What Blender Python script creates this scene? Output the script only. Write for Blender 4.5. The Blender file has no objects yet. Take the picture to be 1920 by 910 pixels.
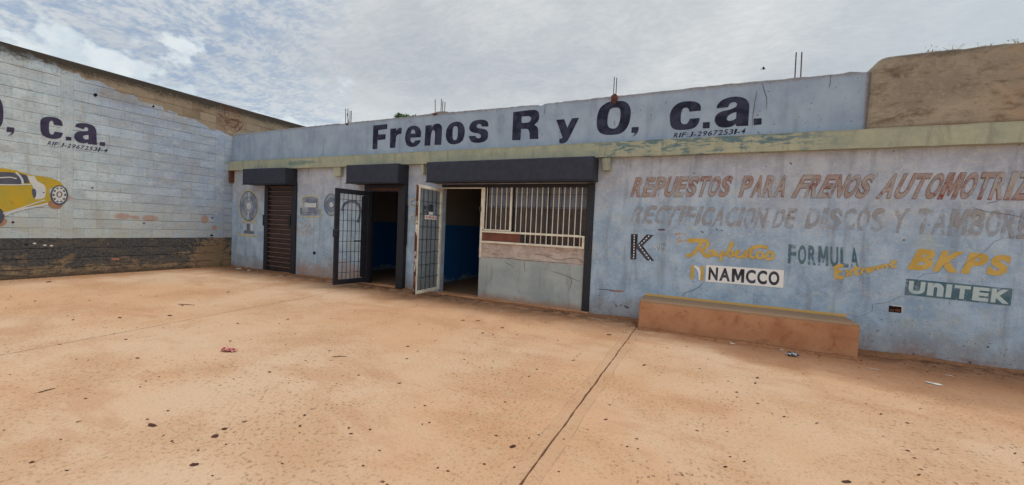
import bpy, math, random
import numpy as np
from mathutils import Vector
random.seed(7)
R = math.radians
scene = bpy.context.scene
COL = scene.collection

# ------------------------------------------------------------------ camera
W0, H0, F0, H = 1920.0, 910.0, 740.0, 1.5
yaw, pitch, roll = -.437, -.038, .044
_cy, _sy, _cp, _sp = math.cos(yaw), math.sin(yaw), math.cos(pitch), math.sin(pitch)
FW = np.array([_sy*_cp, _cy*_cp, _sp]); _r = np.array([_cy, -_sy, 0.]); _u = np.cross(_r, FW)
RT = math.cos(roll)*_r + math.sin(roll)*_u; UP = math.cos(roll)*_u - math.sin(roll)*_r
CAM = np.array([0, 0, H])
cd = bpy.data.cameras.new('camera'); cam = bpy.data.objects.new('camera', cd); COL.objects.link(cam)
cd.sensor_width = 36; cd.lens = 36*F0/W0; cd.clip_end = 5000; cd.clip_start = .05
from mathutils import Matrix
M = Matrix(((RT[0], UP[0], -FW[0], 0), (RT[1], UP[1], -FW[1], 0), (RT[2], UP[2], -FW[2], H), (0, 0, 0, 1)))
cam.matrix_world = M
scene.camera = cam
scene.render.resolution_x, scene.render.resolution_y = 1024, 485
vs = scene.view_settings
vs.view_transform = 'Standard'; vs.look = 'None'; vs.exposure = .12; vs.gamma = 1

# ------------------------------------------------------------------ node helper
def lin(c):
    return tuple(((v/255.)/12.92 if v/255. <= .04045 else ((v/255.+.055)/1.055)**2.4) for v in c)
class G:
    """small wrapper that builds node graphs"""
    def __init__(s, nt): s.nt = nt; s.N = nt.nodes; s.L = nt.links
    def node(s, t, **k):
        n = s.N.new(t)
        for a, b in k.items(): setattr(n, a, b)
        return n
    def put(s, sock, v):
        if v is None: return
        if hasattr(v, 'is_output') or isinstance(v, bpy.types.NodeSocket): s.L.new(v, sock)
        elif isinstance(v, (tuple, list)) and len(v) == 3 and sock.type == 'RGBA': sock.default_value = (*v, 1)
        else: sock.default_value = v
    def m(s, op, a, b=None, c=None, clamp=False):
        n = s.node('ShaderNodeMath', operation=op, use_clamp=clamp)
        for i, v in enumerate((a, b, c)): s.put(n.inputs[i], v) if v is not None else None
        return n.outputs[0]
    def vm(s, op, a, b):
        n = s.node('ShaderNodeVectorMath', operation=op); s.put(n.inputs[0], a); s.put(n.inputs[1], b); return n.outputs[0]
    def mix(s, f, a, b, bt='MIX'):
        n = s.node('ShaderNodeMix', data_type='RGBA', blend_type=bt, clamp_factor=True)
        s.put(n.inputs[0], f); s.put(n.inputs[6], a); s.put(n.inputs[7], b); return n.outputs[2]
    def noise(s, vec, sc, det=4, rough=.55, dist=0, col=False):
        n = s.node('ShaderNodeTexNoise'); s.put(n.inputs['Vector'], vec)
        n.inputs['Scale'].default_value = sc; n.inputs['Detail'].default_value = det
        n.inputs['Roughness'].default_value = rough; n.inputs['Distortion'].default_value = dist
        return n.outputs[1 if col else 0]
    def vor(s, vec, sc, feat='F1', rnd=1):
        n = s.node('ShaderNodeTexVoronoi', feature=feat); s.put(n.inputs['Vector'], vec)
        n.inputs['Scale'].default_value = sc; n.inputs['Randomness'].default_value = rnd
        return n
    def ss(s, x, a, b):
        n = s.node('ShaderNodeMapRange', interpolation_type='SMOOTHSTEP'); s.put(n.inputs[0], x)
        s.put(n.inputs[1], a); s.put(n.inputs[2], b); return n.outputs[0]
    def pos(s): return s.node('ShaderNodeNewGeometry').outputs['Position']
    def xyz(s, v):
        n = s.node('ShaderNodeSeparateXYZ'); s.put(n.inputs[0], v); return n.outputs
    def comb(s, x, y, z):
        n = s.node('ShaderNodeCombineXYZ'); s.put(n.inputs[0], x); s.put(n.inputs[1], y); s.put(n.inputs[2], z); return n.outputs[0]
    def scl(s, v, k): return s.vm('MULTIPLY', v, k)
    def ell(s, a, b, ca, cb, ra, rb, nz, amt=.5, soft=.25):
        """ragged elliptical stain mask; nz is a noise in 0..1"""
        u = s.m('DIVIDE', s.m('SUBTRACT', a, ca), ra); v = s.m('DIVIDE', s.m('SUBTRACT', b, cb), rb)
        d = s.m('SQRT', s.m('ADD', s.m('MULTIPLY', u, u), s.m('MULTIPLY', v, v)))
        d = s.m('ADD', d, s.m('MULTIPLY', s.m('SUBTRACT', nz, .5), amt*2))
        return s.m('SUBTRACT', 1, s.ss(d, 1-soft, 1+soft))
def material(name, build, rough=.9, spec=.25):
    m = bpy.data.materials.new(name); m.use_nodes = True
    g = G(m.node_tree); b = g.N['Principled BSDF']
    b.inputs['Roughness'].default_value = rough; b.inputs['Specular IOR Level'].default_value = spec
    out = build(g)
    if isinstance(out, dict): pass
    else: out = dict(color=out)
    g.put(b.inputs['Base Color'], out['color'])
    if out.get('rough') is not None: g.put(b.inputs['Roughness'], out['rough'])
    if out.get('metal') is not None: g.put(b.inputs['Metallic'], out['metal'])
    if out.get('bump') is not None:
        bn = g.node('ShaderNodeBump'); bn.inputs['Strength'].default_value = out.get('bs', .5)
        bn.inputs['Distance'].default_value = out.get('bd', .01); g.put(bn.inputs['Height'], out['bump'])
        g.L.new(bn.outputs[0], b.inputs['Normal'])
    if out.get('alpha') is not None: g.put(b.inputs['Alpha'], out['alpha'])
    return m

# ------------------------------------------------------------------ world and sun
SUN_EL, SUN_AZ = R(72), R(50)           # azimuth from +Y towards +X
w = bpy.data.worlds.new('World'); scene.world = w; w.use_nodes = True
g = G(w.node_tree); bg = g.N['Background']
sky = g.node('ShaderNodeTexSky', sky_type='NISHITA'); sky.sun_disc = False
sky.sun_elevation = SUN_EL; sky.sun_rotation = SUN_AZ; sky.dust_density = 2
STR = .1
bg.inputs['Strength'].default_value = STR
d = g.node('ShaderNodeTexCoord').outputs['Generated']
dx, dy, dz = g.xyz(d)
zc = g.m('ADD', g.m('MAXIMUM', dz, 0.0), .12)
pv = g.comb(g.m('DIVIDE', dx, zc), g.m('DIVIDE', dy, zc), 0)
warp = g.vm('ADD', pv, g.scl(g.noise(pv, 1.2, 3, col=True), (.35, .35, 0)))
cells = g.noise(warp, 8.5, 5, .62)                        # small altocumulus lumps
fine = g.noise(g.scl(warp, (1, 1.7, 1)), 24, 4, .62)
big = g.noise(pv, .9, 3, .5)
hl = g.m('SQRT', g.m('ADD', g.m('MULTIPLY', dx, dx), g.m('ADD', g.m('MULTIPLY', dy, dy), 1e-4)))
left = g.m('DIVIDE', dx, g.m('MULTIPLY', hl, -1))
broken = g.ss(g.m('ADD', left, g.m('MULTIPLY', g.m('SUBTRACT', big, .5), .5)), .70, .90)   # the deck breaks up towards the west
k = g.m('SUBTRACT', 1, g.ss(g.m('ADD', g.m('MULTIPLY', cells, .6), g.m('MULTIPLY', fine, .4)), .38, .60))
blue = g.m('MULTIPLY', broken, g.m('ADD', g.m('MULTIPLY', k, .55), .16))
def c10(c, f=1.0): return tuple(v*f/STR for v in lin(c))
deck = g.mix(g.ss(big, .35, .65), c10((186, 191, 197)), c10((212, 215, 216)))
deck = g.mix(g.ss(g.m('ADD', g.m('MULTIPLY', cells, .5), g.m('MULTIPLY', fine, .5)), .36, .66), g.mix(1, deck, (.88, .895, .915), 'MULTIPLY'), deck)
deck = g.mix(g.ss(dz, .33, .1), deck, c10((214, 220, 222)))
deck = g.mix(g.m('MULTIPLY', g.ss(dx, .05, .5), .5), deck, c10((192, 206, 212)))
base = g.mix(blue, deck, g.mix(.5, sky.outputs[0], c10((146, 174, 206))))
pn = g.noise(g.scl(d, (1, 1, 1.5)), 7, 5, .55)
puff = g.ss(g.m('SUBTRACT', g.m('ADD', g.m('MULTIPLY', pn, .55), g.m('MULTIPLY', left, .06)), g.m('MULTIPLY', dz, 1.0)), .06, .10)
puff = g.m('MULTIPLY', puff, g.ss(left, .62, .78))
base = g.mix(g.m('MULTIPLY', puff, .85), base, g.mix(g.ss(g.noise(d, 16, 4), .35, .6), c10((200, 212, 220)), c10((222, 230, 233))))
base = g.mix(g.ss(dz, .02, -.05), base, c10((120, 105, 88)))
g.put(bg.inputs['Color'], base)

sl = bpy.data.lights.new('sun', 'SUN'); sl.energy = 1.4; sl.angle = R(18); sl.color = (1, .97, .92)
so = bpy.data.objects.new('sun', sl); COL.objects.link(so)
sd = Vector((math.sin(SUN_AZ)*math.cos(SUN_EL), math.cos(SUN_AZ)*math.cos(SUN_EL), math.sin(SUN_EL)))
so.rotation_euler = sd.to_track_quat('Z', 'Y').to_euler(); so.location = (0, 0, 30)

# ------------------------------------------------------------------ geometry helpers
def link(name, me, mat=None, parent=None):
    o = bpy.data.objects.new(name, me); COL.objects.link(o)
    if mat is not None and me is not None and not me.materials: me.materials.append(mat)
    if parent is not None: o.parent = parent
    return o
def tag(o, label=None, cat=None, group=None, kind=None):
    if label: o['label'] = label
    if cat: o['category'] = cat
    if group: o['group'] = group
    if kind: o['kind'] = kind
    return o
def empty(name, loc, label, cat, group=None):
    o = bpy.data.objects.new(name, None); COL.objects.link(o); o.location = loc; o.empty_display_size = .2
    ORG[o.name] = Vector(loc)
    return tag(o, label, cat, group)
ORG = {}
class MB:
    def __init__(s): s.v = []; s.f = []
    def box(s, x0, x1, y0, y1, z0, z1):
        b = len(s.v)
        s.v += [(x0,y0,z0),(x1,y0,z0),(x1,y1,z0),(x0,y1,z0),(x0,y0,z1),(x1,y0,z1),(x1,y1,z1),(x0,y1,z1)]
        s.f += [tuple(b+i for i in q) for q in ((0,3,2,1),(4,5,6,7),(0,1,5,4),(1,2,6,5),(2,3,7,6),(3,0,4,7))]
        return s
    def bar(s, p, q, r, n=8, r2=None):
        p, q = Vector(p), Vector(q); a = (q-p).normalized(); r2 = r if r2 is None else r2
        t = a.orthogonal().normalized(); u = a.cross(t); b = len(s.v)
        for c, rr in ((p, r), (q, r2)):
            for i in range(n):
                th = 2*math.pi*i/n; s.v.append(tuple(c+(t*math.cos(th)+u*math.sin(th))*rr))
        for i in range(n): s.f.append((b+i, b+(i+1) % n, b+n+(i+1) % n, b+n+i))
        s.f.append(tuple(b+i for i in range(n))[::-1]); s.f.append(tuple(b+n+i for i in range(n)))
        return s
    def obox(s, o, ax, ay, az):
        """box with corner o and three edge vectors"""
        b = len(s.v); o, ax, ay, az = map(Vector, (o, ax, ay, az))
        for k in ((0,0,0),(1,0,0),(1,1,0),(0,1,0),(0,0,1),(1,0,1),(1,1,1),(0,1,1)): s.v.append(tuple(o+ax*k[0]+ay*k[1]+az*k[2]))
        s.f += [tuple(b+i for i in q) for q in ((0,3,2,1),(4,5,6,7),(0,1,5,4),(1,2,6,5),(2,3,7,6),(3,0,4,7))]
        return s
    def prism(s, pts, d):
        """closed planar outline pts pushed along d"""
        b = len(s.v); n = len(pts); d = Vector(d)
        s.v += [tuple(p) for p in pts] + [tuple(Vector(p)+d) for p in pts]
        s.f.append(tuple(range(b, b+n))); s.f.append(tuple(range(b+n, b+2*n))[::-1])
        for i in range(n): j = (i+1) % n; s.f.append((b+j, b+i, b+n+i, b+n+j))
        return s
    def build(s, name, mat, parent=None, smooth=False, bevel=0):
        me = bpy.data.meshes.new(name)
        off = ORG.get(parent.name, Vector((0, 0, 0))) if parent is not None else Vector((0, 0, 0))
        me.from_pydata([tuple(Vector(v)-off) for v in s.v], [], s.f); me.validate(); me.update()
        import bmesh
        bm = bmesh.new(); bm.from_mesh(me); bmesh.ops.recalc_face_normals(bm, faces=bm.faces)
        if bevel: bmesh.ops.bevel(bm, geom=bm.edges[:], offset=bevel, segments=1, affect='EDGES')
        bm.to_mesh(me); bm.free()
        if smooth:
            for p in me.polygons: p.use_smooth = True
        o = link(name, me, mat, parent)
        ORG[o.name] = off
        return o

# planes of the place, and the point on them that a photo pixel shows
D, XL = 7.064, -12.466
def ray(x, y): return FW*F0 + RT*(x-W0/2) - UP*(y-H0/2)
class Plane:
    def __init__(s, o, a, b, n): s.o, s.a, s.b, s.n = [np.array(v, float) for v in (o, a, b, n)]
    def ab(s, x, y):
        d = ray(x, y); t = (s.o-CAM)@s.n/(d@s.n); p = CAM+t*d-s.o
        return float(p@s.a), float(p@s.b)
    def at(s, a, b, e=0): return tuple(s.o+s.a*a+s.b*b+s.n*e)
FAC = Plane((0, D, 0), (1, 0, 0), (0, 0, 1), (0, -1, 0))
LEF = Plane((XL, 0, 0), (0, 1, 0), (0, 0, 1), (1, 0, 0))
GND = Plane((0, 0, 0), (1, 0, 0), (0, 1, 0), (0, 0, 1))

def smooth(pts, n=5):
    """closed outline; points given as (x,y) are smooth, (x,y,1) are corners"""
    out = []; N = len(pts)
    for i in range(N):
        p0, p1, p2, p3 = pts[i-1], pts[i], pts[(i+1) % N], pts[(i+2) % N]
        if len(p1) == 3: t1 = None
        else: t1 = ((p2[0]-p0[0])/2, (p2[1]-p0[1])/2)
        if len(p2) == 3: t2 = None
        else: t2 = ((p3[0]-p1[0])/2, (p3[1]-p1[1])/2)
        ch = (p2[0]-p1[0], p2[1]-p1[1])
        if t1 is None and t2 is None: out.append((p1[0], p1[1])); continue
        if t1 is None: t1 = ch
        if t2 is None: t2 = ch
        L = math.hypot(*ch)
        t1, t2 = [(a*min(1, 1.3*L/(math.hypot(a, b)+1e-9)), b*min(1, 1.3*L/(math.hypot(a, b)+1e-9))) for a, b in (t1, t2)]
        for k in range(n):
            t = k/n; h1 = 2*t**3-3*t*t+1; h2 = t**3-2*t*t+t; h3 = -2*t**3+3*t*t; h4 = t**3-t*t
            out.append(tuple(h1*p1[j]+h2*t1[j]+h3*p2[j]+h4*t2[j] for j in (0, 1)))
    return out
def fill(contours):
    """triangulate outlines (holes by even-odd) -> verts2d, faces"""
    cu = bpy.data.curves.new('tmp', 'CURVE'); cu.dimensions = '2D'; cu.fill_mode = 'BOTH'
    for c in contours:
        sp = cu.splines.new('POLY'); sp.points.add(len(c)-1); sp.use_cyclic_u = True
        for p, q in zip(sp.points, c): p.co = (q[0], q[1], 0, 1)
    ob = bpy.data.objects.new('tmp', cu); me = bpy.data.meshes.new_from_object(ob)
    v = [(x.co.x, x.co.y) for x in me.vertices]; f = [tuple(p.vertices) for p in me.polygons]
    bpy.data.objects.remove(ob); bpy.data.curves.remove(cu); bpy.data.meshes.remove(me)
    return v, f
def plate(name, P, contours, eps, mat, parent, th=0):
    """flat paint film on plane P from outlines in plane coordinates"""
    v, f = fill(contours); mb = MB(); mb.v = [P.at(a, b, eps) for a, b in v]; mb.f = f
    return mb.build(name, mat, parent)
def tile(ox, oy, s): return lambda q: (ox+q[0]/s, oy+q[1]/s)
def trace(P, T, pts, n=5):
    return [P.ab(*T(q)) for q in smooth(pts, n)]
def paint(name, P, T, outlines, eps, mat, parent, n=5):
    return plate(name, P, [trace(P, T, o, n) for o in outlines], eps, mat, parent)
def strip(P, T, pts, wid, eps, mb, taper=False, closed=False, n=5):
    """brush stroke of width wid (m) along traced points"""
    if closed: q = smooth(pts, n); q = q+[q[0]]
    else:
        ext = [(2*pts[0][0]-pts[1][0], 2*pts[0][1]-pts[1][1])]+list(pts)+[(2*pts[-1][0]-pts[-2][0], 2*pts[-1][1]-pts[-2][1])]
        q = []
        for i in range(1, len(ext)-2):
            p0, p1, p2, p3 = ext[i-1:i+3]
            for k in range(n):
                t = k/n
                q.append(tuple(.5*((2*p1[j])+(-p0[j]+p2[j])*t+(2*p0[j]-5*p1[j]+4*p2[j]-p3[j])*t*t+(-p0[j]+3*p1[j]-3*p2[j]+p3[j])*t**3) for j in (0, 1)))
        q.append((ext[-2][0], ext[-2][1]))
    q = [P.ab(*T(a)) for a in q]; b = len(mb.v); m = len(q)
    for i in range(m):
        a, c = q[max(0, i-1)], q[min(m-1, i+1)]
        if closed and i in (0, m-1): a, c = q[m-2], q[1]
        L = math.hypot(c[0]-a[0], c[1]-a[1])+1e-9; nx, ny = -(c[1]-a[1])/L, (c[0]-a[0])/L
        ww = wid/2
        if taper: ww *= .35+.65*math.sin(math.pi*(i+.5)/m)
        mb.v += [P.at(q[i][0]+nx*ww, q[i][1]+ny*ww, eps+i*2.5e-5), P.at(q[i][0]-nx*ww, q[i][1]-ny*ww, eps+i*2.5e-5)]
    for i in range(m-1): mb.f.append((b+2*i, b+2*i+1, b+2*i+3, b+2*i+2))
def strokes(name, P, T, lst, wid, eps, mat, parent, taper=False, each=False):
    mb = MB()
    for i, s in enumerate(lst):
        ww, pts = (s if isinstance(s[0], (int, float)) else (wid, s))
        if each: mb = MB(); strip(P, T, pts, ww, eps+i*.0002, mb, taper); mb.build(name, mat, parent); continue
        strip(P, T, pts, ww, eps+i*.0009, mb, taper)
    if each: return
    return mb.build(name, mat, parent)
_glyph = {}
def block_m(wt):
    return [(0,0),(0,1),(wt*1.25,1),(.5,.50),(1-wt*1.25,1),(1,1),(1,0),(1-wt,0),(1-wt,.62-.2*wt),(.5+.22*wt,.14),(.5-.22*wt,.14),(wt,.62-.2*wt),(wt,0)]
def glyph(ch, off=0.0):
    if (ch, off) not in _glyph and ch == 'M':
        v, f = fill([block_m(.16+off*2.4)]); _glyph[(ch, off)] = (v, f, 0, 1, 0, 1)
    if (ch, off) not in _glyph:
        cu = bpy.data.curves.new('t', 'FONT'); cu.body = ch; cu.size = 1; cu.offset = off; cu.resolution_u = 4
        ob = bpy.data.objects.new('t', cu); me = bpy.data.meshes.new_from_object(ob)
        v = [(x.co.x, x.co.y) for x in me.vertices]; f = [tuple(p.vertices) for p in me.polygons]
        bpy.data.objects.remove(ob); bpy.data.curves.remove(cu); bpy.data.meshes.remove(me)
        xs = [a for a, b in v]; ys = [b for a, b in v]
        _glyph[(ch, off)] = (v, f, min(xs), max(xs), min(ys), max(ys))
    return _glyph[(ch, off)]
def lettering(word, P, T, quad, eps, mat, parent, off=.02, gap=.2, widths=None, name='painted_letter', grow=0, single=False):
    """quad = TL,TR,BR,BL in tile pixels; every letter fills its slot and is a mesh of its own"""
    tl, tr, br, bl = [T(q) for q in quad]
    wd = [((widths or {}).get(c, 1.0)) for c in word]; tot = sum(wd)+gap*(len(word)-1); x = 0; big = MB()
    for c, k in zip(word, wd):
        if c != ' ':
            v, f, x0, x1, y0, y1 = glyph(c, off)
            if c in '-:.': y0, y1 = (0, .72) if c != '-' else (.0, .7)
            mb = big if single else MB(); b = len(mb.v)
            for a, bb in v:
                s = (x + k*(grow*-1 + (1+2*grow)*(a-x0)/(x1-x0)))/tot; t = -grow*.5+(1+grow)*(bb-y0)/(y1-y0)
                X = (tl[0]*(1-s)+tr[0]*s)*t + (bl[0]*(1-s)+br[0]*s)*(1-t)
                Y = (tl[1]*(1-s)+tr[1]*s)*t + (bl[1]*(1-s)+br[1]*s)*(1-t)
                mb.v.append(P.at(*P.ab(X, Y), eps))
            mb.f += [tuple(b+i for i in q) for q in f]
            if not single: mb.build(name, mat, parent)
        x += k+gap
    if single: return big.build(name, mat, parent)

# ------------------------------------------------------------------ materials
def A(c, k=1.0): return tuple(min(.95, v*k) for v in lin(c))
def flat(name, c, k=1.0, rough=.8, var=.15, sc=6, spec=.25, metal=None, bs=.15):
    def b(g):
        p = g.pos(); n = g.noise(p, sc, 5)
        c0 = A(c, k)
        return dict(color=g.mix(g.ss(n, .3, .7), tuple(v*(1-var) for v in c0), tuple(min(.95, v*(1+var)) for v in c0)), bump=g.noise(p, sc*12, 3), bs=bs, bd=.003, metal=metal)
    return material(name, b, rough, spec)

def m_facade(g):
    p = g.pos(); x, y, z = g.xyz(p)
    n1 = g.noise(p, .9, 5, .6); n2 = g.noise(p, 3.5, 6, .65); n3 = g.noise(p, 22, 4, .6); st = g.noise(g.scl(p, (7, 7, .8)), 1.0, 5, .6)
    blue = g.mix(g.ss(n2, .3, .72), A((117, 138, 160), 1.8), A((145, 164, 182), 1.8))
    pale = g.mix(g.ss(n2, .35, .7), A((142, 146, 158), 1.65), A((162, 167, 177), 1.65))
    # an older warmer coat shows through on the upper half, brushed raggedly
    u = g.ss(g.m('ADD', z, g.m('MULTIPLY', g.m('SUBTRACT', n1, .5), 2.4)), 1.5, 2.6)
    c = g.mix(g.m('MULTIPLY', u, .85), blue, pale)
    c = g.mix(g.m('MULTIPLY', g.ss(n3, .5, .7), .5), c, A((176, 180, 182), 1.5))
    c = g.mix(g.m('MULTIPLY', g.ss(g.noise(p, 60, 3, .7), .52, .7), .35), c, A((96, 104, 112), 1.3))
    c = g.mix(g.m('MULTIPLY', g.ss(g.noise(g.scl(p, (1, 1, 2.6)), 5, 6, .72, .6), .54, .64), .35), c, A((170, 172, 172), 1.5))
    c = g.mix(g.m('MULTIPLY', g.ss(st, .52, .7), .4), c, A((108, 116, 124), 1.35))
    c = g.mix(g.m('MULTIPLY', g.ss(g.noise(p, 1.9, 5, .6), .56, .7), .3), c, A((160, 164, 150), 1.5))
    # earth splashed up from the yard
    zz = g.m('ADD', z, g.m('MULTIPLY', g.m('SUBTRACT', n2, .5), .55))
    c = g.mix(g.m('MULTIPLY', g.ss(zz, .5, .05), .5), c, A((138, 124, 110), 1.3))
    c = g.mix(g.m('MULTIPLY', g.ss(g.m('ADD', zz, g.m('MULTIPLY', n3, .35)), .30, .08), .6), c, A((152, 104, 76), 1.2))
    # flaked plaster left of the black door and small chips low down
    e1 = g.ell(x, z, -9.0, .12, .75, .22, g.noise(p, 9, 6, .72), 2.2); e2 = g.ell(x, z, -9.3, 1.22, .30, .16, g.noise(p, 9, 6, .72), 2.0); e3 = g.ell(x, z, -7.8, .16, .8, .34, g.noise(p, 11, 6, .72), 2.4)
    c = g.mix(g.m('MULTIPLY', g.m('MULTIPLY', e2, g.ss(n3, .4, .6)), .6), c, A((146, 112, 82), 1.2))
    c = g.mix(g.m('MULTIPLY', g.m('MULTIPLY', g.m('MAXIMUM', e3, e1), g.ss(n3, .35, .55)), .65), c, g.mix(n3, A((168, 96, 66), 1.2), A((175, 160, 140), 1.2)))
    chips = g.m('MULTIPLY', g.m('SUBTRACT', 1, g.ss(g.noise(g.scl(p, (1, 1, 1.6)), 26, 3, .5), .30, .33)), g.ss(z, .75, .15))
    c = g.mix(g.m('MULTIPLY', chips, .75), c, A((62, 52, 50)))
    chips2 = g.m('MULTIPLY', g.m('SUBTRACT', 1, g.ss(g.noise(g.scl(p, (1, 1, 1.3)), 18, 3, .5), .275, .29)), .7)
    c = g.mix(chips2, c, A((85, 85, 92)))
    # yellow edge of old paint over the bench
    ym = g.m('MULTIPLY', g.m('MULTIPLY', g.ss(x, -.76, -.74), g.ss(x, 2.0, 1.96)), g.m('MULTIPLY', g.ss(z, .42, .44), g.ss(g.m('ADD', z, g.m('MULTIPLY', n3, .03)), .50, .49)))
    c = g.mix(g.m('MULTIPLY', ym, .9), c, A((205, 165, 85), 1.3))
    return dict(color=c, bump=g.m('ADD', g.m('MULTIPLY', n2, .7), g.m('ADD', g.m('MULTIPLY', n3, .5), g.m('MULTIPLY', g.noise(p, 70, 3, .7), .3))), bs=.6, bd=.014)
M_FAC = material('blue_wall_paint', m_facade)

def m_parapet(g):
    p = g.pos(); x, y, z = g.xyz(p)
    n2 = g.noise(p, 2.5, 6, .65); st = g.noise(g.scl(p, (6, 6, .7)), 1.0, 6, .65); n3 = g.noise(p, 20, 4, .6)
    c = g.mix(g.ss(n2, .3, .7), A((120, 136, 156), 1.68), A((136, 152, 168), 1.68))
    c = g.mix(g.m('MULTIPLY', g.ss(st, .5, .75), .45), c, A((112, 116, 130), 1.4))
    c = g.mix(g.m('MULTIPLY', g.ss(st, .48, .3), .3), c, A((155, 162, 172), 1.5))
    zz = g.m('ADD', z, g.m('MULTIPLY', g.m('SUBTRACT', n3, .5), .12))
    c = g.mix(g.m('MULTIPLY', g.ss(zz, 3.80, 3.9), .75), c, A((120, 106, 94), 1.2))
    c = g.mix(g.m('MULTIPLY', g.ss(g.m('ADD', x, g.m('MULTIPLY', n3, .06)), 2.01, 2.07), .75), c, A((118, 96, 76), 1.2))
    ch = g.m('SUBTRACT', 1, g.ss(g.noise(p, 24, 3, .5), .285, .305))
    c = g.mix(g.m('MULTIPLY', ch, .6), c, A((70, 72, 84)))
    return dict(color=c, bump=g.m('ADD', n2, g.m('MULTIPLY', n3, .4)), bs=.35, bd=.012)
M_PAR = material('grey_blue_parapet_paint', m_parapet)

def m_cornice(g):
    p = g.pos(); x, y, z = g.xyz(p)
    n2 = g.noise(p, 3.0, 6, .65); st = g.noise(g.scl(p, (9, 9, 1.6)), 1.0, 6, .65); n3 = g.noise(p, 24, 4, .6)
    c = g.mix(g.ss(n2, .3, .7), A((140, 146, 130), 1.42), A((160, 162, 140), 1.42))
    c = g.mix(g.m('MULTIPLY', g.ss(st, .5, .7), .5), c, A((116, 120, 108), 1.3))
    c = g.mix(g.m('MULTIPLY', g.ss(n3, .5, .7), .3), c, A((165, 165, 150), 1.3))
    zone = g.m('MULTIPLY', g.ss(x, -2.1, -1.2), g.ss(x, 2.0, .9))
    hz_ = g.noise(g.scl(p, (1.2, 1, 5)), 3.2, 6, .7, .4)
    t = g.m('MULTIPLY', g.ss(g.m('ADD', g.m('ADD', hz_, g.m('MULTIPLY', st, .25)), g.m('MULTIPLY', z, .3)), 1.47, 1.58), g.m('ADD', g.m('MULTIPLY', zone, .85), .06))
    c = g.mix(t, c, A((84, 112, 122), 1.3))
    e = g.ell(x, z, -9.3, 2.93, .5, .06, n2, 1.2)
    c = g.mix(g.m('MULTIPLY', e, .6), c, A((84, 116, 116), 1.3))
    c = g.mix(g.m('MULTIPLY', g.ss(z, 3.02, 3.06), .3), c, A((120, 118, 100), 1.2))
    return dict(color=c, bump=g.m('ADD', n2, n3), bs=.4, bd=.01)
M_COR = material('olive_cornice_paint', m_cornice)

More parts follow.
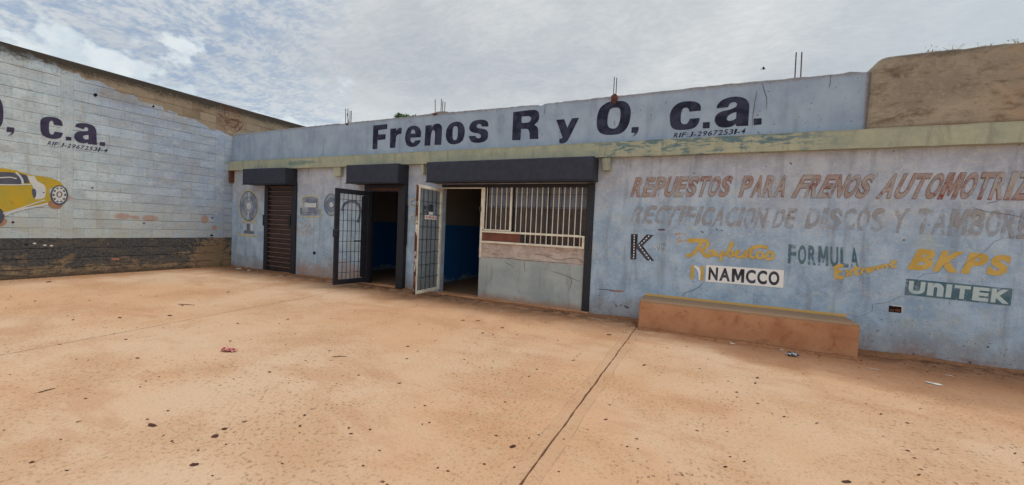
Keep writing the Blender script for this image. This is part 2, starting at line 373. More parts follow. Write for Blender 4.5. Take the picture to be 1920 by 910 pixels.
def m_left(g):
    p = g.pos(); x, y, z = g.xyz(p)
    q = g.comb(y, z, 0)
    n1 = g.noise(q, .8, 4, .6); n2 = g.noise(q, 3.2, 6, .65); n3 = g.noise(q, 20, 5, .65); hz = g.noise(g.comb(y, g.m('MULTIPLY', z, 4), 3), 1.6, 5, .6)
    oi = g.node('ShaderNodeObjectInfo').outputs['Random']
    pale = g.mix(g.ss(n2, .3, .7), A((150, 165, 172), 1.6), A((176, 189, 194), 1.6))
    blu = g.mix(g.ss(n2, .3, .7), A((130, 146, 168), 1.5), A((154, 168, 184), 1.5))
    c = g.mix(g.ss(g.m('ADD', g.m('ADD', y, g.m('MULTIPLY', z, .55)), g.m('MULTIPLY', g.m('SUBTRACT', n1, .5), 2.5)), 5.2, 7.2), pale, blu)
    c = g.mix(g.m('MULTIPLY', g.ss(hz, .52, .7), .4), c, A((166, 158, 148), 1.3))
    c = g.mix(g.m('MULTIPLY', oi, .34), c, A((144, 144, 142), 1.2))
    c = g.mix(g.m('MULTIPLY', g.ss(n3, .5, .7), .45), c, A((120, 122, 122), 1.25))
    c = g.mix(g.m('MULTIPLY', g.ss(g.noise(g.comb(y, g.m('MULTIPLY', z, 2.2), 7), 5, 6, .75, .5), .52, .62), .4), c, A((186, 188, 184), 1.35))
    c = g.mix(g.m('MULTIPLY', g.ss(g.noise(g.comb(g.m('MULTIPLY', y, 4), g.m('MULTIPLY', z, .5), 9), 1.3, 5, .65), .55, .68), .3), c, A((150, 138, 122), 1.2))
    c = g.mix(g.m('MULTIPLY', g.m('MULTIPLY', g.ss(z, 1.9, .9), g.ss(n2, .35, .6)), .5), c, A((150, 146, 128), 1.25))
    # bare block above the ragged edge of the paint
    lim = g.m('SUBTRACT', 4.56, g.m('MULTIPLY', g.m('SUBTRACT', y, 3.1), .19))
    h = g.m('SUBTRACT', g.m('ADD', z, g.m('MULTIPLY', g.m('SUBTRACT', n2, .5), .45)), lim)
    raw = g.mix(g.ss(n2, .3, .7), A((104, 90, 76), 1.2), A((142, 124, 102), 1.2))
    raw = g.mix(g.m('MULTIPLY', oi, .7), raw, A((158, 144, 124), 1.25))
    raw = g.mix(g.m('MULTIPLY', g.ss(n3, .55, .75), .5), raw, A((92, 74, 58), 1.1))
    c = g.mix(g.ss(h, -.02, .03), c, raw)
    tz = g.m('ADD', z, g.m('MULTIPLY', g.m('SUBTRACT', n2, .5), .35))
    tz = g.m('ADD', tz, g.m('MULTIPLY', g.m('SUBTRACT', n3, .5), .25))
    c = g.mix(g.m('MULTIPLY', g.ss(tz, 4.36, 4.58), .9), c, A((56, 53, 50)))
    c = g.mix(g.m('MULTIPLY', g.m('MULTIPLY', g.ss(h, .3, -.25), g.ss(h, -.45, -.1)), g.m('MULTIPLY', g.ss(n1, .45, .6), .5)), c, A((120, 106, 90), 1.2))
    # rust red mortar wash around the broken spot near the corner
    ru = g.ell(y, z, 7.0, 4.28, .30, .42, n2, 1.5, .2)
    c = g.mix(g.m('MULTIPLY', g.m('MULTIPLY', ru, g.ss(n3, .4, .6)), .55), c, A((110, 70, 54), 1.1))
    # knocked off patches
    for (py, pz, ry, rz) in ((4.62, 1.36, .16, .07), (5.13, 1.33, .16, .08), (6.35, 1.35, .09, .12), (6.6, 1.12, .07, .07), (3.55, 1.72, .22, .09), (4.85, 1.34, .08, .05)):
        e = g.ell(y, z, py, pz, ry, rz, n3, .7)
        c = g.mix(g.m('MULTIPLY', e, .6), c, A((160, 112, 90), 1.2))
    # worn black dado
    bz = g.m('ADD', z, g.m('MULTIPLY', g.m('SUBTRACT', n3, .5), .012))
    band = g.ss(bz, .842, .832)
    blk = g.mix(g.ss(n3, .35, .7), A((62, 64, 68)), A((98, 96, 94)))
    blk = g.mix(g.m('MULTIPLY', g.ss(hz, .52, .62), .6), blk, A((102, 94, 84)))
    blk = g.mix(g.m('MULTIPLY', g.ss(g.noise(q, 3.4, 5, .6), .60, .66), .8), blk, A((128, 108, 84), 1.05))
    er = g.ss(g.m('ADD', g.m('ADD', z, g.m('MULTIPLY', g.m('SUBTRACT', n2, .5), .8)), g.m('MULTIPLY', g.m('SUBTRACT', hz, .5), 1.0)), .36, .16)
    mud = g.mix(g.ss(n3, .3, .7), A((112, 98, 82), 1.05), A((154, 134, 108), 1.1))
    mud = g.mix(g.m('MULTIPLY', g.ss(g.noise(g.comb(y, g.m('MULTIPLY', z, 2.5), 5), 5, 6, .72, .5), .46, .62), .85), mud, A((72, 66, 60)))
    mud = g.mix(g.m('MULTIPLY', g.ss(z, .14, .02), .7), mud, A((72, 60, 50)))
    band_c = g.mix(er, blk, mud)
    e = g.ell(y, z, 6.6, .35, .5, .5, g.noise(q, 7, 5, .7), 2.2, .15)
    band_c = g.mix(g.m('MULTIPLY', e, .7), band_c, A((150, 124, 94), 1.1))
    c = g.mix(band, c, band_c)
    return dict(color=c, bump=g.m('ADD', g.m('ADD', n2, n3), g.m('MULTIPLY', hz, .5)), bs=.5, bd=.012)
M_LEF = material('painted_block_wall', m_left)
def m_mortar(g):
    p = g.pos(); x, y, z = g.xyz(p); n = g.noise(p, 9, 4)
    c = g.mix(n, A((112, 114, 112), 1.1), A((140, 142, 138), 1.1))
    c = g.mix(g.ss(g.m('ADD', z, g.m('MULTIPLY', y, .19)), 5.1, 5.2), c, A((136, 120, 100), 1.1))
    c = g.mix(g.ss(z, .85, .83), c, A((44, 42, 42)))
    return dict(color=c)
M_MOR = material('recessed_mortar', m_mortar)

def m_ground(g):
    p = g.pos(); x, y, z = g.xyz(p)
    n0 = g.noise(p, .28, 4, .55); n1 = g.noise(p, 1.0, 5, .6); n2 = g.noise(p, 4.5, 6, .65); n3 = g.noise(p, 34, 4, .65); n4 = g.noise(p, 120, 2, .6)
    c = g.mix(g.ss(n0, .38, .62), A((216, 170, 132), 1.03), A((218, 184, 152), 1.04))
    c = g.mix(g.m('MULTIPLY', g.ss(g.noise(g.scl(p, (1, 2.2, 1)), .55, 6, .68, .5), .5, .64), .5), c, A((200, 146, 110), .96))
    c = g.mix(g.m('MULTIPLY', g.ss(n1, .42, .68), .6), c, A((202, 152, 112), 1.0))
    c = g.mix(g.m('MULTIPLY', g.ss(n2, .52, .72), .45), c, A((214, 186, 150), 1.0))
    grit = g.m('MULTIPLY', g.ss(n3, .52, .64), g.m('ADD', .22, g.m('MULTIPLY', g.ss(n1, .4, .6), .55)))
    c = g.mix(grit, c, A((168, 136, 104), .95))
    c = g.mix(g.m('MULTIPLY', g.ss(n4, .56, .66), .45), c, A((150, 114, 86)))
    c = g.mix(g.m('MULTIPLY', g.ss(g.noise(p, 75, 3, .7), .58, .68), .4), c, A((228, 200, 168)))
    # pits and specks in the weathered cement
    gate = g.ss(g.noise(p, .7, 3, .5), .40, .62)
    v = g.vor(g.vm('ADD', g.scl(p, (1, .8, 1)), g.scl(g.noise(p, 6, 2, col=True), (.1, .1, 0))), 26)
    rnd = g.xyz(v.outputs['Color'])[0]
    pit = g.m('MULTIPLY', g.m('MULTIPLY', g.ss(v.outputs['Distance'], .26, .14), g.m('GREATER_THAN', rnd, .5)), gate)
    c = g.mix(g.m('MULTIPLY', pit, .48), c, A((120, 86, 64)))
    v2 = g.vor(g.vm('ADD', p, g.scl(g.noise(p, 9, 2, col=True), (.12, .12, 0))), 5.5)
    r2 = g.xyz(v2.outputs['Color'])[1]
    pit2 = g.m('MULTIPLY', g.ss(v2.outputs['Distance'], .085, .06), g.m('GREATER_THAN', r2, .9))
    c = g.mix(g.m('MULTIPLY', pit2, .75), c, A((96, 62, 46)))
    # darker earth washed along the foot of the walls
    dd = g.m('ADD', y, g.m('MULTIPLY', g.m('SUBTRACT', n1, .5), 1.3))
    near = g.m('MULTIPLY', g.ss(dd, 5.35, 6.6), g.ss(n2, .15, .55))
    c = g.mix(g.m('MULTIPLY', near, .62), c, A((158, 106, 74), .95))
    right = g.m('MULTIPLY', g.ss(g.m('ADD', dd, g.m('MULTIPLY', g.m('SUBTRACT', x, 2), .25)), 5.0, 5.7), g.ss(x, -.4, 1.0))
    c = g.mix(g.m('MULTIPLY', right, .6), c, A((150, 104, 74), .92))
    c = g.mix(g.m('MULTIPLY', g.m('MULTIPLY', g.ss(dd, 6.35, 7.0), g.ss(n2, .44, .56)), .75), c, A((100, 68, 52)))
    lw = g.ss(g.m('SUBTRACT', x, g.m('MULTIPLY', n1, .5)), -11.7, -12.5)
    c = g.mix(g.m('MULTIPLY', lw, .5), c, A((150, 100, 66)))
    # cement smeared along the open joint
    jx = g.m('ADD', g.m('ADD', x, .855), g.m('MULTIPLY', g.m('SUBTRACT', y, 2), -.014))
    jw = g.m('ABSOLUTE', jx)
    jn = g.m('ADD', .10, g.m('MULTIPLY', g.m('SUBTRACT', n1, .5), .10))
    sm = g.m('MULTIPLY', g.ss(g.m('SUBTRACT', jw, jn), .012, -.004), g.m('MULTIPLY', g.ss(y, 6.9, 6.2), 1))
    c = g.mix(g.m('MULTIPLY', sm, .22), c, A((186, 150, 118)))
    edge = g.m('MULTIPLY', g.m('SUBTRACT', 1, g.ss(g.m('ABSOLUTE', g.m('SUBTRACT', jw, jn)), .002, .007)), g.ss(n2, .40, .55))
    c = g.mix(g.m('MULTIPLY', edge, .3), c, A((120, 84, 60)))
    hgt = g.m('SUBTRACT', g.m('ADD', g.m('MULTIPLY', n3, .5), g.m('MULTIPLY', n2, .8)), g.m('ADD', pit, g.m('MULTIPLY', pit2, 1)))
    return dict(color=c, bump=hgt, bs=.8, bd=.014)
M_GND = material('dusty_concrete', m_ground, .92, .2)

def m_bare(g):
    p = g.pos(); x, y, z = g.xyz(p)
    n1 = g.noise(p, 1.3, 5, .65, .6); n2 = g.noise(g.scl(p, (1, 1, 1.8)), 3.4, 6, .65, .4); n3 = g.noise(p, 22, 4, .6)
    c = g.mix(g.ss(n1, .3, .7), A((126, 118, 106), 1.36), A((152, 142, 126), 1.36))
    c = g.mix(g.m('MULTIPLY', g.ss(n2, .5, .72), .75), c, A((92, 78, 64), 1.15))
    c = g.mix(g.m('MULTIPLY', g.ss(n3, .5, .7), .45), c, A((166, 150, 128), 1.3))
    c = g.mix(g.m('MULTIPLY', g.ss(g.noise(g.scl(p, (.8, 1, 2.4)), 6, 6, .75, .8), .53, .66), .5), c, A((98, 86, 72), 1.15))
    c = g.mix(g.m('MULTIPLY', g.ss(g.m('ADD', z, g.m('MULTIPLY', n2, .2)), 4.0, 4.14), .7), c, A((76, 66, 56)))
    c = g.mix(g.m('MULTIPLY', g.m('MULTIPLY', g.ss(x, 3.0, 4.0), g.ss(n1, .4, .6)), .5), c, A((160, 112, 66), 1.2))
    c = g.mix(g.ss(g.m('ADD', z, g.m('MULTIPLY', n2, .1)), 3.16, 3.08), c, A((120, 82, 60), 1.2))
    return dict(color=c, bump=g.m('ADD', n2, g.m('MULTIPLY', n3, .6)), bs=.5, bd=.015)
M_BARE = material('bare_cement_render', m_bare)
def m_bench(g):
    p = g.pos(); x, y, z = g.xyz(p)
    n1 = g.noise(p, 1.6, 5, .65); n2 = g.noise(p, 5.5, 6, .65, .5); n3 = g.noise(p, 30, 4, .6)
    c = g.mix(g.ss(n1, .3, .7), A((170, 118, 84), 1.2), A((190, 142, 108), 1.2))
    c = g.mix(g.m('MULTIPLY', g.ss(n2, .52, .72), .55), c, A((138, 88, 62), 1.1))
    c = g.mix(g.m('MULTIPLY', g.ss(n3, .6, .75), .35), c, A((120, 84, 64)))
    c = g.mix(g.m('MULTIPLY', g.ss(g.m('ADD', z, g.m('MULTIPLY', g.m('SUBTRACT', n3, .5), .05)), .40, .425), .8), c, g.mix(n2, A((150, 128, 104), 1.0), A((178, 150, 122), 1.0)))
    return dict(color=c, bump=g.m('ADD', n2, n3), bs=.4, bd=.008)
M_BENCH = material('clay_red_cement', m_bench)
def m_counter(g):
    p = g.pos(); x, y, z = g.xyz(p)
    n1 = g.noise(p, 1.8, 5, .65); n2 = g.noise(p, 5, 6, .7); n3 = g.noise(p, 26, 4, .6); st = g.noise(g.scl(p, (5, 5, 1)), 1.6, 5, .65)
    c = g.mix(g.ss(n1, .3, .7), A((128, 136, 138), 1.75), A((148, 154, 152), 1.75))
    c = g.mix(g.m('MULTIPLY', g.ss(st, .5, .7), .5), c, A((118, 118, 116), 1.5))
    zt = g.m('ADD', z, g.m('MULTIPLY', g.m('SUBTRACT', n2, .5), .05))
    up = g.mix(g.ss(n2, .35, .65), A((150, 138, 132), 1.6), A((172, 160, 152), 1.6))
    up = g.mix(g.m('MULTIPLY', g.ss(g.noise(g.scl(p, (1, 1, 5)), 3, 5, .7), .52, .6), .5), up, A((130, 104, 92), 1.4))
    c = g.mix(g.ss(zt, .85, .87), c, up)
    c = g.mix(g.m('MULTIPLY', g.m('SUBTRACT', 1, g.ss(g.noise(p, 15, 4, .6), .30, .34)), .7), c, A((84, 80, 80)))
    c = g.mix(g.m('MULTIPLY', g.ss(g.m('ADD', z, g.m('MULTIPLY', n2, .2)), .30, .12), .75), c, A((152, 116, 90), 1.3))
    return dict(color=c, bump=g.m('ADD', n2, n3), bs=.4, bd=.01)
M_CNT = material('grey_counter_plaster', m_counter)

def m_dark(name, c, rust=.25, rough=.55, tint=(96, 78, 66), k=1.1):
    def b(g):
        p = g.pos(); n2 = g.noise(p, 7, 5, .65); n3 = g.noise(p, 40, 4, .65)
        c0 = g.mix(g.ss(n2, .3, .7), A(c, k), A(tuple(v*1.18 for v in c), k))
        c0 = g.mix(g.m('MULTIPLY', g.ss(n3, .62, .75), rust), c0, A(tint))
        return dict(color=c0, bump=n3, bs=.15, bd=.003)
    return material(name, b, rough, .35)
M_BOX = m_dark('dark_slate_paint', (46, 50, 64), .35, .6, (84, 86, 94), 1.1)
M_BLK = m_dark('black_worn_paint', (38, 39, 46), .45, .5, (84, 78, 76), 1.1)
M_SLAT = m_dark('dark_brown_slats', (60, 48, 48), .4, .45, (96, 76, 68), 1.25)
M_CREAM = m_dark('cream_gate_paint', (188, 177, 164), .25, .5, (128, 84, 62), 1.5)
M_RUST = m_dark('rusty_steel', (92, 58, 48), .6, .8, (140, 74, 50), 1.0)
M_REBAR = m_dark('dark_rebar', (70, 62, 60), .5, .7, (110, 70, 55), 1.0)
M_PANEL = m_dark('rust_primer_panel', (108, 66, 54), .6, .7, (140, 92, 72), 1.1)
def worn(name, c1, c2, lo, hi, sc=5, k=1.5, keep=1.0):
    def b(g):
        p = g.pos(); n = g.noise(p, sc, 6, .68); m_ = g.noise(p, sc*.6, 4, .6); f = g.noise(p, 45, 3, .6)
        al = g.m('MULTIPLY', g.ss(g.m('ADD', g.m('MULTIPLY', n, .75), g.m('MULTIPLY', f, .25)), lo, hi), keep)
        return dict(color=g.mix(g.ss(m_, .4, .6), A(c1, k), A(c2, k)), alpha=al)
    return material(name, b, .85, .2)
M_NAVY = worn('navy_letter_paint', (36, 40, 60), (58, 62, 84), .22, .33, 9, 1.15)
M_NAVY2 = worn('faded_navy_letter_paint', (56, 50, 76), (66, 62, 84), .22, .32, 6, 1.2, .97)
M_RED1 = worn('worn_red_outline', (136, 94, 86), (118, 106, 102), .34, .56, 5, 1.35, .85)
M_RED2 = worn('worn_pale_letter_fill', (156, 152, 150), (150, 132, 126), .30, .50, 6, 1.5, .85)
M_RED3 = worn('bright_red_remains', (156, 68, 60), (140, 84, 74), .56, .66, 4, 1.2, .85)
M_GREY1 = worn('ghost_letter_outline', (130, 118, 116), (134, 130, 134), .44, .66, 6, 1.4, .7)
M_GREY2 = worn('ghost_letter_fill', (146, 150, 156), (152, 148, 148), .34, .60, 6, 1.6, .7)
M_TEAL = worn('worn_teal_letter', (66, 94, 106), (84, 108, 116), .33, .56, 9, 1.6, .9)
M_YEL = worn('yellow_script_paint', (184, 154, 82), (196, 166, 94), .28, .40, 8, 1.35, .95)
M_YEL2 = worn('faded_orange_paint', (190, 150, 112), (186, 160, 120), .40, .55, 8, 1.5, .8)
M_WHT = worn('white_sign_paint', (196, 198, 200), (206, 208, 208), .2, .28, 8, 1.7)
M_INK = worn('black_sign_paint', (44, 46, 54), (70, 74, 84), .24, .42, 9, 1.4)
M_LTEAL = worn('pale_blue_letter', (146, 164, 170), (156, 170, 172), .25, .35, 8, 1.7)
M_MGREY = worn('mural_grey', (100, 112, 130), (136, 146, 158), .26, .40, 5, 1.5)
M_MLITE = worn('mural_light_grey', (168, 176, 182), (178, 182, 186), .24, .36, 6, 1.5)
M_MDARK = worn('mural_dark_grey', (80, 90, 106), (100, 108, 120), .30, .46, 6, 1.5, .9)
M_MYEL = worn('mural_yellow_outline', (176, 164, 118), (180, 170, 130), .34, .5, 8, 1.5, .9)
M_CARY = worn('mural_car_yellow', (166, 148, 60), (180, 150, 48), .28, .42, 5, 1.35, .95)
M_CARD = worn('mural_car_dark', (72, 76, 90), (88, 90, 100), .24, .34, 6, 1.3)
M_CARL = worn('mural_car_pale', (178, 184, 190), (190, 190, 186), .24, .34, 6, 1.35)
M_CLAY = flat('exposed_clay', (156, 116, 94), 1.2, .9)
M_CRACK = flat('dark_crack', (100, 98, 102), 1.0, 1, .2, 30)
M_HOLE = flat('dark_hole', (40, 28, 26), 1.0, 1)
M_BLUEIN = flat('blue_room_paint', (38, 92, 150), 1.1, .8, .12, 3)
def m_room(g):
    p = g.pos(); x, y, z = g.xyz(p); n = g.noise(p, 3, 5, .6); n3 = g.noise(p, 18, 4)
    up = g.mix(n, A((150, 146, 142), 1.0), A((168, 164, 160), 1.0)); lo = g.mix(n, A((30, 98, 170), 1.2), A((44, 118, 190), 1.2))
    c = g.mix(g.ss(z, 1.50, 1.49), up, lo)
    c = g.mix(g.ss(g.m('ADD', z, g.m('MULTIPLY', g.noise(p, 2.2, 5, .65), .8)), .56, .44), c, A((150, 170, 185), 1.1))
    return dict(color=c, bump=n3, bs=.2, bd=.005)
M_ROOM = material('two_tone_room_wall', m_room)
M_ROOF = flat('roof_concrete', (120, 116, 108), 1.1, .95)
M_TILE = flat('room_floor_cement', (150, 118, 92), 1.0, .8)
M_LEAF = flat('green_leaf', (72, 102, 52), 1.3, .7, .35, 9)
M_TRUNK = flat('tree_bark', (92, 74, 56), 1.0, .95)
M_DRY = flat('dry_weed', (168, 160, 128), 1.0, .9)
M_PAPER = flat('dirty_white_paper', (205, 204, 196), 1.1, .8, .1, 20)
M_STAIN = flat('dark_ground_stain', (88, 54, 42), 1.0, .85, .3, 40)
M_BIRD = flat('dark_bird_feather', (50, 48, 50), 1, .8)
def m_wrap(g):
    p = g.pos(); n = g.node('ShaderNodeTexWave'); g.put(n.inputs['Vector'], p); n.inputs['Scale'].default_value = 14; n.inputs['Distortion'].default_value = 6
    c = g.mix(g.ss(n.outputs['Fac'], .5, .62), A((176, 72, 66), 1.2), A((214, 180, 170), 1.2))
    return dict(color=c)
M_WRAP = material('red_wrapper_foil', m_wrap, .35, .5)
def m_foil(g):
    p = g.pos(); n = g.noise(p, 26, 3)
    return dict(color=g.mix(g.ss(n, .45, .55), A((44, 50, 60)), A((200, 205, 210))))
M_FOIL = material('silver_black_foil', m_foil, .3, .6)
def glassmat(name, tint, alpha, rough=.12):
    def b(g): 
        p = g.pos(); n = g.noise(p, 6, 4)
        return dict(color=g.mix(n, A(tint, .9), A(tint, 1.2)), alpha=alpha)
    return material(name, b, rough, .6)
M_GLASS = glassmat('dusty_pane', (120, 128, 128), .50)
M_WGLASS = glassmat('window_pane_dusty', (92, 90, 94), .18, .10)

# ------------------------------------------------------------------ the ground
def sheet(name, pts, z0, th, mat, parent=None, eps=0):
    v, f = fill([pts]); mb = MB()
    mb.v = [(a, b, z0) for a, b in v]; mb.f = f
    return mb, name
mb = MB(); mb.v = [(-900, -900, -.03), (900, -900, -.03), (900, 900, -.03), (-900, 900, -.03)]; mb.f = [(0, 1, 2, 3)]
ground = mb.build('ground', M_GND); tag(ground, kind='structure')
def joint1(y, s): return -.855+.014*(y-2)+.002*math.sin(7*y)+s*(.0075+.0015*math.sin(13*y+s)+.0018*math.sin(31*y)+(.004 if 3.3 < y < 4.4 and int(y*14+s) % 3 == 0 else 0))
def joint2(y, s): return -6.22-.122*(y-1.38)+.006*math.sin(3*y)+s*(.0085+.002*math.sin(17*y))
ys = [-6+.09*i for i in range(int(13.2/.09)+1)]; ys = [y for y in ys if y < 7.2]+[7.2]
def slab(name, left, right, label):
    mb = MB(); n = len(ys); 
    for i, y in enumerate(ys):
        a, b = left(y), right(y)
        mb.v += [(a, y, 0), (b, y, 0), (a, y, -.06), (b, y, -.06)]
    for i in range(n-1):
        o = 4*i; mb.f += [(o, o+1, o+5, o+4), (o+2, o, o+4, o+6), (o+1, o+3, o+7, o+5)]
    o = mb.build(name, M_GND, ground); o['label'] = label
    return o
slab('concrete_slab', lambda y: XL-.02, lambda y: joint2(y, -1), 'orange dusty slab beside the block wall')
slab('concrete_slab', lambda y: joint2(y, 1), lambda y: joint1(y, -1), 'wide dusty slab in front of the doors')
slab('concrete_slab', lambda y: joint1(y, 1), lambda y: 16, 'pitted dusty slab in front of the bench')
mb = MB()
mb.v = [(-1.1, -6, -.022), (-.5, -6, -.022), (-.5, 7.2, -.022), (-1.1, 7.2, -.022)]; mb.f = [(0, 1, 2, 3)]
mb.build('joint_filler', M_STAIN, ground)
mb = MB(); mb.v = [(-5.2, -6, -.02), (-5.6, -6, -.02), (-7.3, 7.2, -.02), (-6.6, 7.2, -.02)]; mb.f = [(0, 3, 2, 1)]
mb.build('joint_filler', M_STAIN, ground)

# ------------------------------------------------------------------ workshop building
B = empty('workshop_building', (-4, D+2, 0), 'long single storey blue grey workshop with painted brake shop signs, cornice and open doors', 'building')
RX = 9.0
DEPTH = .18
# facade with its openings (a plate with real thickness)
def plate_thick(name, P, contours, th, mat, parent):
    v, f = fill(contours); mb = MB(); n = len(v)
    mb.v = [P.at(a, b, 0) for a, b in v]+[P.at(a, b, -th) for a, b in v]
    mb.f = list(f)+[tuple(n+i for i in q)[::-1] for q in f]
    for c in contours:
        b = len(mb.v); m = len(c); mb.v += [P.at(a, bb, 0) for a, bb in c]+[P.at(a, bb, -th) for a, bb in c]
        for i in range(m): j = (i+1) % m; mb.f.append((b+i, b+j, b+m+j, b+m+i))
    return mb.build(name, mat, parent)
def rect(a, b, c, d): return [(a, c), (b, c), (b, d), (a, d)]
S0, S1 = -10.95, -9.62          # roller shutter opening
E0, E1 = -7.24, -5.93           # black door opening
W_0, W_1 = -5.02, -1.70         # door + window opening
plate_thick('facade_wall', FAC, [[(XL, -.05), (S0, -.05), (S0, 2.45), (S1, 2.45), (S1, -.05), (E0, -.05), (E0, 2.45), (E1, 2.45), (E1, -.05),
    (W_0, -.05), (W_0, 2.36), (W_1, 2.36), (W_1, -.05), (RX, -.05), (RX, 2.85), (XL, 2.85)]], DEPTH, M_FAC, B)
# cornice, its top and underside uneven like hand-cast concrete
mb = MB(); rnd = random.Random(3); nx = 150; prof = []
for i in range(nx+1):
    x = XL+.002+(RX-XL)*i/nx; j1, j2, j3 = [rnd.uniform(-.004, .004) for _ in range(3)]
    prof.append([(x, D+DEPTH, 2.80), (x, D-.125+j1, 2.795+j2), (x, D-.122+j1, 3.055+j3), (x, D+DEPTH, 3.06)])
for i, q in enumerate(prof): mb.v += q
for i in range(nx):
    for k in range(4): a, b = 4*i+k, 4*i+(k+1) % 4; mb.f.append((a, b, b+4, a+4))
mb.f += [(0, 1, 2, 3), (4*nx+3, 4*nx+2, 4*nx+1, 4*nx)]
c = mb.build('cornice', M_COR, B); c['label'] = 'olive painted concrete cornice with teal stains'
# parapet with chipped top
mb = MB(); nx = 190; xe = 2.2; rows = []
tops = [(-12.47, 3.87), (-8.2, 3.885), (-8.05, 3.86), (-7.9, 3.88), (-6.0, 3.885), (-5.35, 3.90), (-5.22, 3.935), (-5.0, 3.92), (-4.9, 3.89), (-3.1, 3.868), (-2.86, 3.862), (-2.80, 3.835), (-2.74, 3.872), (-1.6, 3.88), (.4, 3.895), (1.2, 3.885), (1.75, 3.88), (1.8, 3.90), (1.88, 3.90), (1.92, 3.87), (2.3, 3.87)]
for i in range(nx+1):
    x = XL+.002+(xe-XL)*i/nx
    z = np.interp(x, [t[0] for t in tops], [t[1] for t in tops])+rnd.uniform(-.006, .005)
    rows.append(z); e = .0
    mb.v += [(x, D+.16, 3.05), (x, D, 3.05), (x, D, z-.012), (x, D+.012, z), (x, D+.16, z+rnd.uniform(-.004, .004))]
for i in range(nx):
    for k in range(5): a, b = 5*i+k, 5*i+(k+1) % 5; mb.f.append((a, b, b+5, a+5))
mb.f += [(0, 1, 2, 3, 4), (5*nx+4, 5*nx+3, 5*nx+2, 5*nx+1, 5*nx)]
pp = mb.build('parapet', M_PAR, B)
# the taller bare block on the right: rounded top corner, soft left edge
prof = [(2.035, 3.058), (2.045, 3.80)] + [(2.22-.175*math.cos(t), 3.86+.16*math.sin(t)) for t in [R(a) for a in range(5, 91, 14)]]
rr = random.Random(5); xx = 2.4
while xx < RX: prof.append((xx, 4.022+rr.uniform(-.008, .006))); xx += .09
prof += [(RX, 4.02), (RX, 3.058)]
mb = MB(); n = len(prof); cx_, cz_ = 4.2, 3.5
def inset(p, k): return (p[0]+(k if p[0] < 2.35 else 0), p[1]-(k if p[1] > 3.7 else 0))
rings = [(0, D-.02), (.0, D-.05), (.02, D-.075), (.06, D-.085)]
for k, yy in [(0, D+.3)]+rings:
    for p_ in prof: q = inset(p_, k); mb.v.append((q[0], yy, q[1]))
for r_ in range(len(rings)):
    for i in range(n): j = (i+1) % n; a = r_*n; mb.f.append((a+i, a+j, a+n+j, a+n+i))
v, f = fill([[inset(p_, rings[-1][0]) for p_ in prof]]); b0 = len(mb.v)
mb.v += [(a, rings[-1][1], b) for a, b in v]; mb.f += [tuple(b0+i for i in q) for q in f]
mb.f.append(tuple(range(n))[::-1])
o = mb.build('raised_block', M_BARE, B); o['label'] = 'bare brown cement block wall raised above the cornice'
# roof slab and rooms behind
MB().box(XL+.01, RX-.01, D+DEPTH+.002, D+6.5, 2.86, 3.04).build('roof_slab', M_ROOF, B)
FI = D+DEPTH
def room(x0, x1, yb):
    m_ = MB()
    m_.v = [(x0, FI, 0), (x0, yb, 0), (x1, yb, 0), (x1, FI, 0), (x0, FI, 2.86), (x0, yb, 2.86), (x1, yb, 2.86), (x1, FI, 2.86)]
    m_.f = [(0, 1, 5, 4), (1, 2, 6, 5), (2, 3, 7, 6)]
    m_.build('room_wall', M_ROOM, B)
    MB().box(x0+.003, x1-.003, FI-.17, yb, -.02, .012).build('room_floor', M_TILE, B)
room(-8.85, -5.95, D+5.5); room(-5.78, -1.2, D+5.0)
MB().box(RX-.2, RX-.02, D+DEPTH+.004, D+6.4, 0, 2.85).build('side_wall', M_FAC, B)
MB().box(XL+.02, RX-.22, D+6.3, D+6.45, 0, 2.85).build('rear_wall', M_FAC, B)
# brackets under the cornice
def bracket(x0, x1, z0, mat, lab, dy=.10):
    m_ = MB(); m_.prism([(x0-.0, D-dy, 2.797), (x0+.02, D-dy, z0), (x1, D-dy, z0), (x1, D-dy, 2.797)], (0, dy-.002, 0))
    o = m_.build('bracket', mat, B, bevel=.006); o['label'] = lab
bracket(-8.20, -7.96, 2.57, M_COR, 'olive beam end under the cornice between the doors')
bracket(-5.53, -5.45, 2.57, M_COR, 'olive beam end at the left of the long shutter box')
bracket(-1.585, -1.43, 2.57, M_COR, 'olive beam end at the right of the long shutter box')
bracket(XL+.005, XL+.09, 2.45, M_RUST, 'brown beam end in the corner under the cornice', .12)

# shutter boxes: a deep painted steel hood with a lip
def hood(x0, x1, z0, z1, lab):
    o = MB().box(x0, x1, D-.36, D-.003, z0, z1).build('shutter_box', M_BOX, B, bevel=.008); o['label'] = lab
    MB().box(x0+.012, x1-.012, D-.366, D-.356, z0+.012, z1-.012).build('front_sheet', M_BOX, o, bevel=.004)
    MB().box(x0-.006, x1+.006, D-.37, D-.34, z0-.012, z0+.008).build('lip', M_BLK, o)
    MB().box(x1+.0005, x1+.004, D-.335, D-.006, z0+.01, z1-.01).build('end_plate', M_BLK, o)
    for xs in [x0+(x1-x0)*k/max(1, round((x1-x0)/1.2)) for k in range(1, round((x1-x0)/1.2))]: MB().box(xs-.012, xs+.012, D-.3695, D-.3665, z0+.012, z1-.02).build('seam', M_BOX, o)
def reparent_fix(): pass
hood(-11.38, -9.64, 2.36, 2.78, 'short dark shutter box above the closed roller door')
hood(-7.47, -5.93, 2.36, 2.78, 'short dark shutter box above the black gate')
hood(-5.17, -1.66, 2.37, 2.78, 'long dark shutter box above the window and cream gate')

